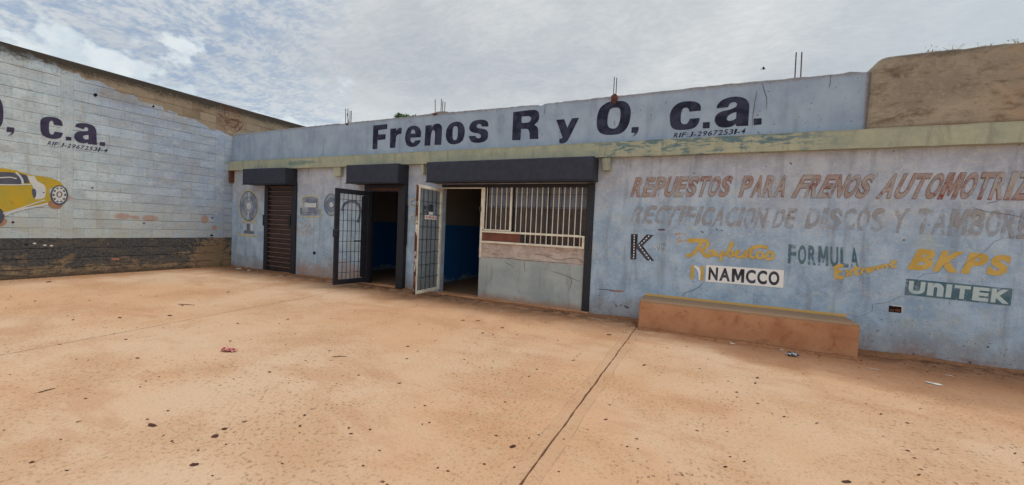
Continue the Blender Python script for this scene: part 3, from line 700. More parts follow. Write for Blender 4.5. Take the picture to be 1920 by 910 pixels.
# closed roller shutter
sh = MB().box(-10.945, -10.80, D-.03, D+.10, 0, 2.357).box(-9.79, -9.625, D-.05, D+.10, 0, 2.357).build('shutter_guide', M_BLK, B, bevel=.005)
sh['label'] = 'black guide rails of the closed roller door'
cur = MB().box(-10.80, -9.79, D+.05, D+.07, .03, 2.356).build('roller_shutter', M_SLAT, B); cur['label'] = 'closed brown roller door of horizontal slats'
M_EDGE = m_dark('worn_edge_highlight', (128, 108, 102), .3, .5, (90, 70, 64), 1.4)
for i in range(18):
    z0 = .05+i*.128
    m_ = MB(); pr = [(0, 0), (-.004, .004), (-.006, .088), (-.050, .094), (-.050, .102), (-.006, .126), (0, .1265)]
    m_.prism([(-10.798, D+.048+a, z0+b) for a, b in pr], (1.006, 0, 0))
    m_.build('slat', M_SLAT, cur)
    MB().box(-10.797, -9.793, D+.048-.0515, D+.048-.046, z0+.0945, z0+.1035).build('worn_highlight', M_EDGE, cur)  # pale strip puts the ridge highlight into colour, along with edge wear
MB().box(-9.90, -9.82, D-.02, D+.03, 1.22, 1.62).box(-9.895, -9.825, D-.06, D-.02, 1.30, 1.54).build('lock_box', M_BLK, cur, bevel=.006)
MB().box(-10.99, -10.95, D-.04, D-.002, 1.25, 1.55).build('latch', M_BLK, cur, bevel=.006)
MB().box(-10.79, -9.80, D-.005, D+.04, .005, .05).build('bottom_rail', M_BLK, cur, bevel=.006)

# black gate: frame in the wall and the open leaf
fr = MB().box(-7.235, -7.02, D-.02, D+.10, 0, 2.357).box(-6.13, -5.935, D-.10, D+.08, 0, 2.357).box(-7.02, -6.13, D-.01, D+.08, 2.20, 2.357).build('door_frame', M_BLK, B, bevel=.006)
fr['label'] = 'black steel frame of the dark doorway'
MB().box(-7.0, -6.15, D-.03, D-.011, 2.23, 2.27).build('rusty_lintel', M_RUST, B)
MB().box(-5.93, -5.91, D-.04, D-.002, 1.0, 1.9).build('wall_strip', M_BLK, B)
def leaf(hinge, free, z0, z1, fr_w, mat, barmat, nb, zs, th, name, lab, glass=None, bar_r=.007, inner=None):
    h, f_ = Vector((*hinge, 0)), Vector((*free, 0)); L = (f_-h).length; ax = (f_-h)/L; nn = Vector((-ax.y, ax.x, 0))
    root = bpy.data.objects.new(name, None)
    def P(s, z, t=0): v = h+ax*s+nn*t; return (v.x, v.y, z)
    m_ = MB()
    for (s0, s1, a, b) in ((0, fr_w, z0, z1), (L-fr_w, L, z0, z1), (fr_w, L-fr_w, z0, z0+fr_w), (fr_w, L-fr_w, z1-fr_w, z1)):
        m_.obox(P(s0, a, -th/2), ax*(s1-s0), nn*th, (0, 0, b-a))
    o = m_.build(name, mat, B, bevel=.004); o['label'] = lab
    for i in range(nb):
        s = fr_w+(L-2*fr_w)*(i+1)/(nb+1)
        MB().bar(P(s, z0+fr_w), P(s, z1-fr_w), bar_r, 6).build('bar', barmat, o)
    for z in zs: MB().bar(P(fr_w, z, .009), P(L-fr_w, z, .009), bar_r*.75, 6).build('cross_bar', barmat, o)
    for z in (z0+.25, z1-.25): MB().bar(P(-.012, z-.05), P(-.012, z+.05), .014, 8).build('hinge', mat, o)
    if glass:
        MB().obox(P(fr_w+.001, z0+fr_w+.001, -.014), ax*(L-2*fr_w-.002), nn*.004, (0, 0, z1-z0-2*fr_w-.002)).build('pane', glass, o)
    return o, P, L, ax, nn
lf, P2, L2, ax2, nn2 = leaf((-6.985, D-.03), (-7.12, 6.12), .075, 2.19, .105, M_BLK, M_BLK, 6, [.1+2.09*k/9.0 for k in range(1, 9)], .05, 'gate_leaf', 'black barred gate standing open')
MB().obox(P2(.09, 1.02, .012), ax2*.36, nn2*.02, (0, 0, .03)).build('bolt', M_BLK, lf)
MB().obox(P2(L2-.10, 1.12, -.045), ax2*.115, nn2*.09, (0, 0, .17)).build('lock_case', M_BLK, lf, bevel=.008)
MB().bar(P2(L2-.05, 1.22, -.075), P2(L2-.05, 1.22, -.06), .022, 10).build('lock_cylinder', M_REBAR, lf)
# broad closing plate beside the hinge, seen dark behind the leaf
MB().obox(P2(.105, .2, .0), ax2*.16, nn2*.006, (0, 0, 1.87)).build('side_plate', M_BLK, lf)

# cream gate of the window bay
lc, P3, L3, ax3, nn3 = leaf((-4.985, D-.03), (-4.96, 6.185), .10, 2.255, .06, M_CREAM, M_BLK, 4, [.16+2.04*k/8.0 for k in range(1, 8)], .045, 'gate_leaf', 'cream gate with black bars and a glass pane standing open', M_GLASS)
MB().obox(P3(L3, .1, -.028), ax3*.006, nn3*.056, (0, 0, 2.155)).build('rusty_edge', worn('rust_patches', (104, 62, 48), (86, 56, 46), .46, .52, 3.2, 1.0), lc)
LP = Plane(P3(0, 0, .026), tuple(-ax3), (0, 0, 1), tuple(nn3))
ID = tile(0, 0, 1)
paint('sticker', LP, ID, [[(797, 403.5, 1), (818.5, 405, 1), (818, 412.5, 1), (796.5, 411, 1)]], 0, M_WHT, lc)['label'] = 'white sticker with red letters'
lettering('MAMUSA', LP, ID, [(798.5, 404.8), (817.3, 406.2), (816.8, 411.3), (798, 409.8)], .001, flat('red_print', (176, 44, 44), 1.2), lc, .03, .25, name='sticker_letter', single=True)
paint('sticker', LP, ID, [[(804, 384, 1), (812.5, 384.5, 1), (812, 397, 1), (803.5, 396, 1)]], 0, M_INK, lc)['label'] = 'small dark square sticker'
paint('sticker', LP, ID, [[(804.5, 397.5, 1), (812, 398.2, 1), (811.5, 403.3, 1), (804, 402.6, 1)]], 0, M_WHT, lc)
pf = [(797, 384), (795.2, 388, 1), (792.3, 389), (794.8, 391, 1), (793.5, 394), (797, 392.5, 1), (800.5, 394.5), (799.3, 391, 1), (801.8, 389.3), (798.8, 388, 1)]
paint('flower_mark', LP, ID, [pf, ], 0, M_INK, lc)
strokes('flower_mark', LP, ID, [[(792.5, 396), (797, 398.5), (802, 396.5)]], .02, 0, M_INK, lc)

# window bay: post, frames, grille, counter
o = MB().box(-1.835, -1.705, D-.03, D+.12, 0, 2.357).build('post', M_BLK, B, bevel=.006); o['label'] = 'black worn steel post right of the window'
MB().box(-1.835, -1.76, D-.045, D-.031, 1.16, 1.44).build('lock_box', M_BLK, o, bevel=.005)
o = MB().box(-5.02, -1.84, D+.0, D+.08, 2.29, 2.357).build('lintel', M_BLK, B); 
MB().box(-5.015, -3.99, D-.012, D+.0, 2.265, 2.288).build('frame_top', M_CREAM, B)
o = MB().box(-4.03, -3.985, D-.016, D+.05, .86, 2.287).build('frame_post', M_CREAM, B, bevel=.003); o['label'] = 'cream post between doorway and window grille'
MB().box(-4.034, -4.028, D-.05, D-.016, .95, 1.02).box(-4.05, -4.02, D-.05, D-.014, 1.80, 1.90).build('latch', M_BLK, o)
cw = MB().box(-4.03, -1.838, D+.005, D+.15, -.02, .858).box(-4.025, -1.838, D+.017, D+.15, .858, 1.165).build('counter_wall', M_CNT, B)
cw['label'] = 'grey plastered counter wall under the grille'
MB().box(-5.0, -1.7, D-.06, D+.16, -.02, .035).build('threshold', M_BENCH, B, bevel=.01)
MB().box(-7.2, -5.95, D-.04, D+.16, -.02, .03).build('threshold', M_BENCH, B, bevel=.01)
gr = MB().box(-3.985, -3.95, D-.012, D+.02, 1.44, 2.287).box(-3.95, -3.34, D-.012, D+.014, 1.42, 1.445).box(-3.375, -3.335, D-.012, D+.02, 1.445, 2.287).build('window_grille', M_CREAM, B, bevel=.003)
gr['label'] = 'cream steel grille over the counter window'
MB().prism([(-3.985, D-.025, 1.378), (-1.96, D-.025, 1.372), (-1.96, D-.025, 1.412), (-3.985, D-.025, 1.415)], (0, .035, 0)).build('middle_rail', M_CREAM, gr)
MB().box(-3.985, -1.842, D-.028, D+.012, 1.168, 1.205).box(-1.885, -1.842, D-.028, D+.012, 1.205, 1.40).box(-1.96, -1.842, D-.02, D+.012, 1.375, 1.402).build('lower_frame', M_CREAM, gr)
T7 = tile(900, 320, 5.687)
for i, t in enumerate([80, 130, 183, 235, 287, 395, 450, 505, 558, 614, 670, 730, 790, 847, 906, 967, 1030, 1092, 1150]):
    x = FAC.ab(*T7((t, 220)))[0]
    z0 = 1.445 if i < 5 else (1.415 if i < 7 else 1.205)
    MB().bar((x, D-.002, z0), (x, D-.002, 2.287), .0085, 8).build('bar', M_CREAM, gr)
for z in (1.67, 1.91, 2.155): MB().bar((-3.95, D+.012, z), (-1.842, D+.012, z), .0055, 6).build('cross_bar', M_REBAR, gr)
MB().box(-3.975, -3.13, D+.0, D+.006, 1.207, 1.374).build('rusty_panel', M_PANEL, gr)
MB().box(-3.128, -3.05, D+.0, D+.02, 1.207, 1.374).build('dark_stop', M_BLK, gr)
MB().box(-1.955, -1.925, D+.0, D+.01, 1.207, 1.374).build('rusty_strip', M_RUST, gr)
for k, (a, b) in enumerate(((-3.94, -3.36), (-3.33, -2.6), (-2.59, -1.85))):
    MB().box(a, b, D+.085, D+.089, 1.19, 2.285).build('window_pane', M_WGLASS, B)
for a in (-3.35, -2.6): MB().box(a-.012, a+.016, D+.075, D+.10, 1.17, 2.288).build('mullion', M_BLK, B)
# added panels paint the glass reflections: slate sky above, brown surroundings below
M_B1, M_B2 = flat('sky_reflection_panel', (112, 122, 140), 2.0, .5, .12, 3), flat('brown_reflection_panel', (84, 70, 66), 1.3, .6, .25, 5)
for i in range(12):
    x = -3.92+i*.175; dy_ = .012*(i % 2)
    MB().box(x, x+.165, D+.11+dy_, D+.116+dy_, 1.90, 2.34).build('sky_reflection_panel', M_B1, B)
    MB().box(x, x+.170, D+.105+dy_, D+.112+dy_, 1.17, 1.895).build('brown_reflection_panel', M_B2, B)

# ------------------------------------------------------------------ cement bench
bn = MB().box(-.765, 1.975, 6.515, D-.003, -.02, .445).build('cement_bench', M_BENCH, bevel=.012)
tag(bn, 'low clay coloured cement bench built against the blue wall', 'bench')

# ------------------------------------------------------------------ paint on the parapet
eP = .004
TA, TB, TC, TD, TE = tile(680, 210, 10.1125), tile(800, 200, 10.1125), tile(940, 190, 10.1125), tile(1090, 170, 9.1), tile(1240, 160, 8.275)
BIG = [(TA, [[(205,260,1),(470,232,1),(465,325,1),(297,345,1),(297,430,1),(438,425,1),(432,520,1),(283,537,1),(278,705,1),(187,708,1)]]),
 (TA, [[(527,320,1),(640,312,1),(640,355,1),(685,310),(742,300,1),(737,415,1),(680,425),(640,470),(628,560),(618,682,1),(517,685,1)]]),
 (TA, [[(965,262),(1060,290),(1108,380),(1102,480,1),(908,490,1),(908,540),(925,575),(955,585),(982,570),(1000,543,1),(1100,537,1),(1075,600),(1010,650),(920,665),(845,630),(808,530),(820,400),(870,300)],[(912,415,1),(922,360),(960,335),(992,360),(1000,412,1)]]),
 (TA, [[(1195,260,1),(1310,250,1),(1310,300,1),(1350,245),(1430,222),(1490,255),(1506,330),(1490,625,1),(1362,628,1),(1372,400),(1350,345),(1318,365),(1297,440),(1282,638,1),(1172,642,1)]]),
 (TB, [[(600,290),(680,330),(722,440),(705,590),(640,680),(520,718),(420,690),(368,590),(375,450),(430,350),(510,300)],[(550,370),(590,400),(592,500),(580,600),(540,638),(500,610),(492,500),(505,400)]]),
 (TB, [[(1172,380,1),(1052,380,1),(1030,342),(995,330),(955,350),(950,385),(985,412),(1080,425),(1150,465),(1165,540),(1145,620),(1060,675),(930,688),(840,655),(797,560,1),(925,556,1),(945,590),(985,605),(1025,585),(1025,540),(975,510),(870,490),(815,440),(815,370),(870,290),(980,255),(1090,255),(1160,300)]]),
 (TC, [[(228,208,1),(600,165),(690,190),(720,270),(700,370),(625,450,1),(680,490),(700,560),(700,700,1),(712,712,1),(540,718,1),(535,600),(505,535),(440,525),(375,528,1),(362,738,1),(205,742,1)],[(388,292,1),(520,284),(562,310),(560,360),(510,405),(385,415,1)]]),
 (TC, [[(1042,355,1),(1192,342,1),(1252,505,1),(1340,325,1),(1475,315,1),(1290,690),(1240,765),(1170,800),(1103,795,1),(1102,715,1),(1145,705),(1160,680,1)]]),
 (TD, [[(620,180),(740,190),(820,260),(843,380),(820,540),(760,660),(660,735),(540,755),(400,752),(310,710),(268,620),(268,470),(310,320),(400,230),(500,190)],[(590,290),(645,300),(668,360),(660,500),(620,610),(560,650),(490,640),(450,590),(450,470),(480,340),(530,300)]]),
 (TD, [[(860,628,1),(980,622,1),(970,690),(935,745),(870,792,1),(905,750),(918,722,1),(855,722,1)]]),
 (TE, [[(612,395,1),(435,412,1),(425,370),(385,348),(330,370),(308,440),(300,530),(310,585),(350,607),(400,595),(430,550),(445,520,1),(598,510,1),(570,600),(500,665),(380,692),(240,692),(160,650),(135,560),(138,440),(190,340),(290,270),(420,250),(550,265),(608,320)]]),
 (TE, [[(645,578,1),(752,572,1),(748,668,1),(645,670,1)]]),
 (TE, [[(858,360,1),(870,310),(940,235),(1060,190),(1190,180),(1310,215),(1362,300),(1357,450),(1348,628,1),(1165,637,1),(1155,600,1),(1080,645),(970,658),(880,635),(830,560),(845,480),(920,415),(1060,380),(1150,340),(1175,300),(1150,265),(1100,268),(1060,290),(1035,342,1)],[(1165,415,1),(1160,515,1),(1110,545),(1050,553),(1015,530),(1035,480),(1090,440)]]),
 (TE, [[(1432,520,1),(1556,512,1),(1553,610,1),(1430,620,1)]])]
for T, o in BIG: paint('painted_letter', FAC, T, o, eP, M_NAVY, pp)
WR = {'I': .35, ':': .22, '-': .6, '1': .55, 'J': .9, ' ': .1}
lettering('RIF:J-29672531-4', FAC, TE, [(212, 742), (1318, 668), (1292, 752), (186, 815)], eP, M_NAVY, pp, .012, .28, WR)

# ------------------------------------------------------------------ paint on the facade
FW_ = bpy.data.objects['facade_wall']
T1, T2, T3, T4 = tile(1120, 290, 4.79), tile(1520, 290, 4.79), tile(1120, 420, 4.1375), tile(1520, 440, 3.0325)
MW = {'I': .45, 'M': 1.3, ' ': .4, 'E': .92, 'F': .92}
def ghost(word, T, quad, mo, mi, top=None, gap=.27):
    lettering(word, FAC, T, quad, .004, mo, FW_, .055, gap*.62, MW, grow=.05)
    lettering(word, FAC, T, quad, .0065, mi, FW_, .022, gap*.62, MW, grow=.0)
    if top: lettering(word, FAC, T, quad, .009, top, FW_, .03, gap*.62, MW)
def px(T, q): return T(q)
ghost('REPUESTOS', T1, [(350, 208), (1225, 193), (1165, 378), (298, 380)], M_RED1, M_RED2, M_RED3)
ghost('PARA', T1, [(1322, 194), (1728, 190), (1670, 380), (1268, 382)], M_RED1, M_RED2, M_RED3)
ghost('FRENOS', ID, [(1506, 329), (1643, 327.5), (1622, 371.5), (1484, 370.5)], M_RED1, M_RED2, M_RED3)
ghost('AUTOMOTRIZ', ID, [(1668, 326.8), (1938, 322.4), (1921, 374.8), (1643, 371.8)], M_RED1, M_RED2, M_RED3)
ghost('RECTIFICACION', T1, [(350, 458), (1545, 478), (1495, 655), (290, 615)], M_GREY1, M_GREY2)
ghost('DE', T1, [(1622, 480), (1800, 482), (1750, 665), (1562, 662)], M_GREY1, M_GREY2, M_RED3)
ghost('DISCOS', T2, [(-5, 485), (675, 485), (640, 695), (-55, 660)], M_GREY1, M_GREY2)
ghost('Y', T2, [(752, 488), (893, 488), (830, 706), (725, 706)], M_GREY1, M_GREY2, M_RED3)
ghost('TAMBORES', T2, [(985, 490), (2160, 500), (2110, 760), (928, 710)], M_GREY1, M_GREY2)
# road-like K with white dashes
paint('painted_letter', FAC, T3, [[(262,78,1),(314,80,1),(310,162,1),(382,82,1),(438,87,1),(352,171,1),(441,289,1),(384,283,1),(304,190,1),(302,275,1),(256,275,1)]], .004, M_INK, FW_)
dash = []
for k in range(9): dash.append([(287.5-k*.6, 86+k*21), (287-k*.6, 98+k*21)])
for k in range(5): dash.append([(403-k*18, 92+k*17.5), (394-k*18, 101+k*17.5)])
for k in range(6): dash.append([(332+k*15, 178+k*20), (341+k*15, 190+k*20)])
strokes('lane_dash', FAC, T3, [(0.016, q) for q in dash], .016, .0055, M_WHT, FW_, each=True)
lettering('ONI', FAC, T3, [(395, 145), (535, 152), (532, 210), (395, 205)], .004, M_GREY1, FW_, .0, .25)
# script
RAY = [(.07, [(700,133),(740,128),(790,130),(848,132)]), (.055, [(812,134),(790,175),(750,225),(715,246),(686,246)]), (.05, [(806,136),(848,140),(852,172),(822,196),(792,206)]), (.055, [(806,200),(826,228),(846,250),(872,246)]),
 (.035, [(905,212),(880,206),(866,226),(872,246),(892,244),(905,215)]), (.035, [(906,206),(904,232),(918,248)]), (.035, [(924,208),(924,238),(940,248),(960,236),(970,212)]), (.04, [(974,206),(964,250),(952,288)]),
 (.035, [(980,244),(1010,220),(1040,175),(1050,146),(1040,150),(1018,200),(1014,240),(1032,252),(1050,238),(1048,214),(1030,212)]), (.035, [(1050,246),(1080,236),(1098,218),(1092,206),(1076,220),(1078,248),(1104,258),(1128,246)]),
 (.035, [(1124,250),(1146,224),(1156,204)]), (.035, [(1150,212),(1160,240),(1146,258),(1126,254)]), (.04, [(1210,168),(1196,205),(1186,246),(1200,262),(1222,254)]), (.05, [(1170,206),(1230,180),(1270,174),(1322,186)]),
 (.035, [(1262,216),(1240,224),(1236,252),(1254,266),(1276,256),(1282,232),(1264,216)]), (.035, [(1284,262),(1310,246),(1330,216)]), (.04, [(1326,212),(1356,226),(1360,250),(1344,272),(1304,270)])]
strokes('painted_script', FAC, T3, RAY, .04, .004, M_YEL, FW_)['label'] = 'yellow cursive Raybestos lettering'
strokes('painted_mark', FAC, T3, [(.035, [(600,82),(640,76),(688,82)]), (.03, [(646,86),(634,108),(616,124)]), (.03, [(612,124),(640,130),(662,122)]), (.03, [(606,148),(650,134),(700,130)])], .03, .004, M_YEL2, FW_)
paint('white_panel', FAC, T3, [[(845,318,1),(1448,360,1),(1442,497,1),(838,447,1)]], .004, M_WHT, FW_)
lettering('NAMCCO', FAC, T3, [(866, 335), (1414, 370), (1410, 480), (860, 434)], .0056, M_INK, FW_, .036, .14, {'M': 1.15, 'A': 1.0, 'N': .85, 'C': .9})
paint('painted_mark', FAC, T3, [[(726,321,1),(752,323,1),(746,431,1),(718,428,1)]], .004, M_YEL, FW_)
paint('painted_mark', FAC, T3, [[(803,328,1),(828,330,1),(823,441,1),(800,438,1)]], .004, M_YEL, FW_)
paint('painted_mark', FAC, T3, [[(752,321,1),(786,336),(800,366),(798,436,1),(786,434,1),(782,380),(770,352),(752,336,1)]], .0052, M_WHT, FW_)
lettering('FORMULA', FAC, ID, [(1478.5, 458.5), (1609, 465), (1610, 503.5), (1476.5, 494)], .004, M_TEAL, FW_, .03, .25, {'M': 1.25})
EXT = [(.05, [(186,178),(160,178),(142,190),(148,212),(146,240),(166,246),(188,240)]), (.04, [(146,212),(176,208)]), (.03, [(196,200),(212,216),(232,232)]), (.03, [(236,198),(216,218),(202,238)]), (.035, [(256,178),(252,205),(258,226),(274,222)]), (.03, [(236,200),(284,190)]),
 (.028, [(284,224),(290,204),(300,196),(314,198)]), (.028, [(318,206),(338,196),(330,188),(318,200),(324,214),(346,206)]), (.028, [(350,206),(356,188),(372,184),(376,200)]), (.028, [(376,200),(384,182),(400,178),(404,192)]),(.028, [(404,192),(412,174),(426,172),(434,188)]), (.028, [(444,174),(470,160),(482,152),(466,152),(456,170),(464,184),(488,178)])]
strokes('painted_script', FAC, T4, EXT, .03, .0055, M_YEL, FW_)['label'] = 'yellow cursive Extreme lettering'
lettering('BKPS', FAC, T4, [(612, 80), (1152, 120), (1104, 238), (546, 198)], .004, M_YEL, FW_, .055, .12, {'B': 1.05, 'K': 1.2, 'P': 1.0, 'S': .95})
paint('teal_panel', FAC, T4, [[(542,250,1),(1147,308,1),(1136,406,1),(533,342,1)]], .004, M_TEAL, FW_)
lettering('UnITEK', FAC, T4, [(560, 262), (1138, 316), (1126, 396), (552, 333)], .0056, M_LTEAL, FW_, .05, .14, {'I': .35, 'K': 1.15})
M_GHB = worn('blue_ghost_paint', (116, 130, 152), (122, 136, 156), .42, .62, 3, 1.5, .28)
strokes('faded_mark', FAC, ID, [(.10, [(1602,522),(1584,512),(1572,528),(1578,548),(1598,552)]), (.08, [(1512,516),(1496,524),(1494,546),(1512,556)]), (.07, [(1530,520),(1546,518),(1548,534),(1530,540),(1552,556)])], .08, .004, M_GHB, FW_, each=True)
# little parts painted between the doors
T6, T5 = tile(430, 320, 4.332), tile(560, 320, 3.955)
def oval(cx, cy, rx, ry, n=20, a0=0): return [(cx+rx*math.cos(2*math.pi*i/n), cy+ry*math.sin(2*math.pi*i/n)) for i in range(n)]
def mural_disc(T, cx, cy, rx, ry, outline=True):
    if outline: paint('mural_outline', FAC, T, [oval(cx, cy, rx*1.09, ry*1.07), oval(cx, cy, rx*.98, ry*.985)], .0035, M_MYEL, FW_, 2)
    paint('mural_disc', FAC, T, [oval(cx, cy, rx, ry), oval(cx, cy, rx*.28, ry*.24)], .004, M_MGREY, FW_, 2)
    paint('mural_hub', FAC, T, [oval(cx, cy, rx*.26, ry*.22)], .0045, M_MLITE, FW_, 2)
    mb_ = MB(); strip(FAC, T, oval(cx, cy, rx*.94, ry*.95), .022, .0052, mb_, closed=True, n=2); strip(FAC, T, oval(cx, cy, rx*.58, ry*.56), .016, .0054, mb_, closed=True, n=2)
    mb_.build('mural_ring', M_MDARK, FW_)
mural_disc(T6, 158, 288, 74, 124)
strokes('mural_shine', FAC, T6, [(.05, [(162,172),(160,240)]), (.05, [(156,335),(152,400)]), (.03, [(120,292),(124,296)]), (.03, [(190,292),(194,296)])], .04, .0056, M_MLITE, FW_, each=True)
paint('mural_drum', FAC, T6, [[(142,432,1),(167,432,1),(168,485),(200,496,1),(204,516,1),(118,512,1),(120,492),(142,484,1)]], .004, M_MDARK, FW_)
paint('mural_drum', FAC, T6, [[(116,434,1),(126,433,1),(126,482,1),(116,484,1)], [(176,434,1),(196,434,1),(196,484,1),(176,480,1)]], .004, M_MLITE, FW_)
strokes('mural_outline', FAC, T6, [(.05, [(78,494),(86,518),(150,528),(232,534)]), (.04, [(104,420),(170,418),(224,428)])], .04, .0035, M_MYEL, FW_)
paint('mural_drum', FAC, T6, [[(598,225,1),(720,228,1),(716,270),(722,312,1),(604,308,1)]], .004, M_MGREY, FW_)
paint('mural_drum', FAC, T6, [[(584,305,1),(740,318,1),(742,368,1),(590,362,1)]], .0046, M_MGREY, FW_)
paint('mural_drum', FAC, T6, [[(612,262,1),(706,264,1),(706,300,1),(612,298,1)]], .0052, M_MLITE, FW_)
paint('mural_drum', FAC, T6, [[(576,306,1),(590,300,1),(588,364,1),(576,352,1)]], .0052, M_MDARK, FW_)
strokes('mural_outline', FAC, T6, [(.025, [(574,300),(596,290),(594,226),(620,212),(690,206),(722,228),(726,300),(744,326),(744,374),(640,376),(572,370)]), ], .03, .0058, M_MYEL, FW_)
strokes('mural_line', FAC, T6, [(.014, [(600,226),(650,218),(716,228),(718,252)]), (.012, [(590,336),(660,342),(738,346)]), (.012, [(604,252),(660,258),(716,256)]), (.02, [(616,236),(630,244),(640,236)])], .02, .0064, M_MDARK, FW_)
mural_disc(T5, 243, 254, 55, 84, False)
strokes('mural_ring', FAC, T5, [(.075, [(322,300),(336,256),(370,232),(410,230),(446,256),(458,300),(450,350),(436,385)])], .07, .004, M_MDARK, FW_)
T56 = tile(760, 320, 3.793)
strokes('mural_ring', FAC, T56, [(.03, [(92,200),(60,206),(36,225),(46,250),(92,258)]), (.03, [(92,312),(60,318),(40,340),(52,360),(92,366)])], .03, .004, M_MYEL, FW_)
strokes('mural_ring', FAC, T56, [(.018, [(92,206),(64,210),(42,227),(52,248),(92,252)]), (.018, [(92,318),(64,322),(46,340),(56,356),(92,360)])], .03, .0046, M_MGREY, FW_)

# cracks and holes in the plaster
def crack(P, T, pts, w_, parent, e=.0075):
    q = []
    for i in range(len(pts)-1):
        a, b = pts[i], pts[i+1]
        for k in range(4): t = k/4; q.append((a[0]*(1-t)+b[0]*t+random.uniform(-1.2, 1.2), a[1]*(1-t)+b[1]*t+random.uniform(-1.2, 1.2)))
    q.append(pts[-1]); mb_ = MB(); strip(P, T, q, w_, e, mb_, True, n=2); return mb_.build('crack', M_CRACK, parent)
crack(FAC, T4, [(1212, 8), (1160, 12), (1090, 22), (1040, 42), (985, 100), (900, 150), (860, 185)], .003, FW_)
crack(FAC, T4, [(860, 150), (770, 165), (720, 215), (640, 225), (606, 250), (590, 300), (560, 345)], .003, FW_)
crack(FAC, T4, [(560, 345), (500, 355), (440, 385), (352, 396), (350, 435), (300, 458), (240, 470)], .0035, FW_)
crack(FAC, T3, [(828, 450), (790, 490), (730, 520), (690, 530), (655, 558)], .008, FW_)
crack(FAC, T2, [(1450, 475), (1560, 510), (1780, 540), (1910, 565)], .006, FW_)
crack(FAC, T2, [(1580, 440), (1690, 415)], .006, FW_)
crack(FAC, tile(1140, 80, 3.84), [(1108, 292), (1125, 345), (1142, 400), (1140, 480)], .009, pp)
crack(FAC, tile(1140, 80, 3.84), [(1072, 345), (1060, 420), (1046, 500), (1038, 605)], .008, pp)
crack(FAC, tile(1140, 80, 3.84), [(1602, 232), (1600, 290), (1590, 330)], .006, pp)
crack(FAC, TC, [(835, 70), (826, 150), (822, 200), (815, 260)], .008, pp)
crack(FAC, TD, [(560, 500), (566, 560), (578, 610)], .006, pp)
TG = tile(760, 290, 2.934)
for q in ([(690, 545), (760, 555), (840, 580), (920, 570), (985, 590)], [(545, 590), (600, 620)], [(655, 580), (658, 650)], [(905, 670), (915, 700), (900, 745)], [(800, 640), (880, 665), (960, 700)], [(410, 562), (560, 572), (700, 585), (985, 606)]):
    mbx = MB(); strip(Plane((0, D+.005, 0), (1, 0, 0), (0, 0, 1), (0, -1, 0)), TG, q, .009, .002 if q[0][1] > 570 else -.009, mbx, True); mbx.build('crack', M_CRACK, cw)
crack(FAC, T3, [(0, 506), (90, 512), (130, 520)], .012, FW_)
paint('bare_patch', FAC, T3, [[(95,515),(150,514),(215,520),(180,527),(110,524)]], .004, M_CLAY, FW_)
def socket(x0, x1, z0, z1, bricks):
    # a rough opening knocked through the plaster: rim, dark back, clay behind
    w_ = .012
    MB().box(x0, x1, D-.0035, D-.002, z0, z1).build('hole', M_HOLE, FW_)
    if bricks:
        MB().box(x0+.03, x1+w_, D-.007, D-.001, z1-.001, z1+w_).box(x1, x1+w_, D-.007, D-.001, z0, z1).build('hole_rim', M_PAPER, FW_)
    if bricks:
        MB().box(x0+.01, x0+.055, D-.006, D-.002, z0+.01, z0+.04).box(x0+.065, x1-.012, D-.006, D-.002, z0+.012, z0+.05).build('brick', M_RUST, FW_, bevel=.003)
socket(2.43, 2.56, .575, .66, True); socket(-8.965, -8.87, .58, .655, False)

# flakes where the coat has come off, traced one by one
for T_, pts in ((T3, [(140,625),(152,632),(150,640),(138,632)]), (T3, [(205,630),(222,636),(250,650),(232,656),(214,644)]), (T3, [(170,628),(190,630),(186,636)]), (T3, [(470,42),(520,38),(524,48),(480,52)]), (T3, [(800,56),(822,62),(820,72)]), (T3, [(916,36),(934,44),(926,50)]), (T3, [(955,44),(972,50),(966,56)]),
                (T4, [(1002,634),(1012,634),(1012,642),(1002,642)]), (T4, [(866,628),(874,630),(870,636)]), (T4, [(396,480),(406,482),(404,487)]), (T4, [(900,718),(914,726),(908,740),(898,730)]), (T1, [(1728,66),(1748,84),(1744,92),(1730,78)]), (T1, [(862,164),(876,166),(872,176)])):
    paint('flake', FAC, T_, [[(a, b) for a, b in pts]], .0042, M_CRACK, FW_, 3)
# rusty broken spots on the parapet top
def lump(name, c, r, n, mat, parent, seed, fl=(1, 1, 1)):
    rr = random.Random(seed); mb_ = MB(); L, K = 6, 9
    for i in range(L+1):
        th = math.pi*i/L
        for j in range(K):
            ph = 2*math.pi*j/K; k = r*(1+rr.uniform(-n, n)); mb_.v.append((c[0]+fl[0]*k*math.sin(th)*math.cos(ph), c[1]+fl[1]*k*math.sin(th)*math.sin(ph), c[2]+fl[2]*k*math.cos(th)))
    for i in range(L):
        for j in range(K): mb_.f.append((i*K+j, i*K+(j+1) % K, (i+1)*K+(j+1) % K, (i+1)*K+j))
    return mb_.build(name, mat, parent)
def rebars(pix, depth, lean=0):
    P = Plane((0, D+depth, 0), (1, 0, 0), (0, 0, 1), (0, -1, 0))
    for (xb, yb, xt, yt) in pix:
        a, b = P.ab(xb, yb), P.ab(xt, yt)
        MB().bar((a[0], D+depth, a[1]-.12), (b[0], D+depth+lean, b[1]), .008, 6).build('rebar', M_REBAR, pp)
rebars([(648, 232, 648.3, 204), (652.3, 232, 652.5, 204.5)], .05); rebars([(656, 232, 656.3, 208), (658, 232, 659, 208)], .10)
rebars([(655.5, 231, 651, 213)], .075)
rebars([(816.6, 211, 816, 187)], .04); rebars([(826.5, 210, 828, 185.5), (829, 210, 830.5, 190), (833.3, 210, 834.5, 191.5)], .10)
rebars([(1150, 188, 1152, 145), (1154.5, 188, 1156.5, 146)], .03)
rebars([(1490.5, 148, 1493, 98.5), (1501.5, 147, 1503.5, 98)], .09)
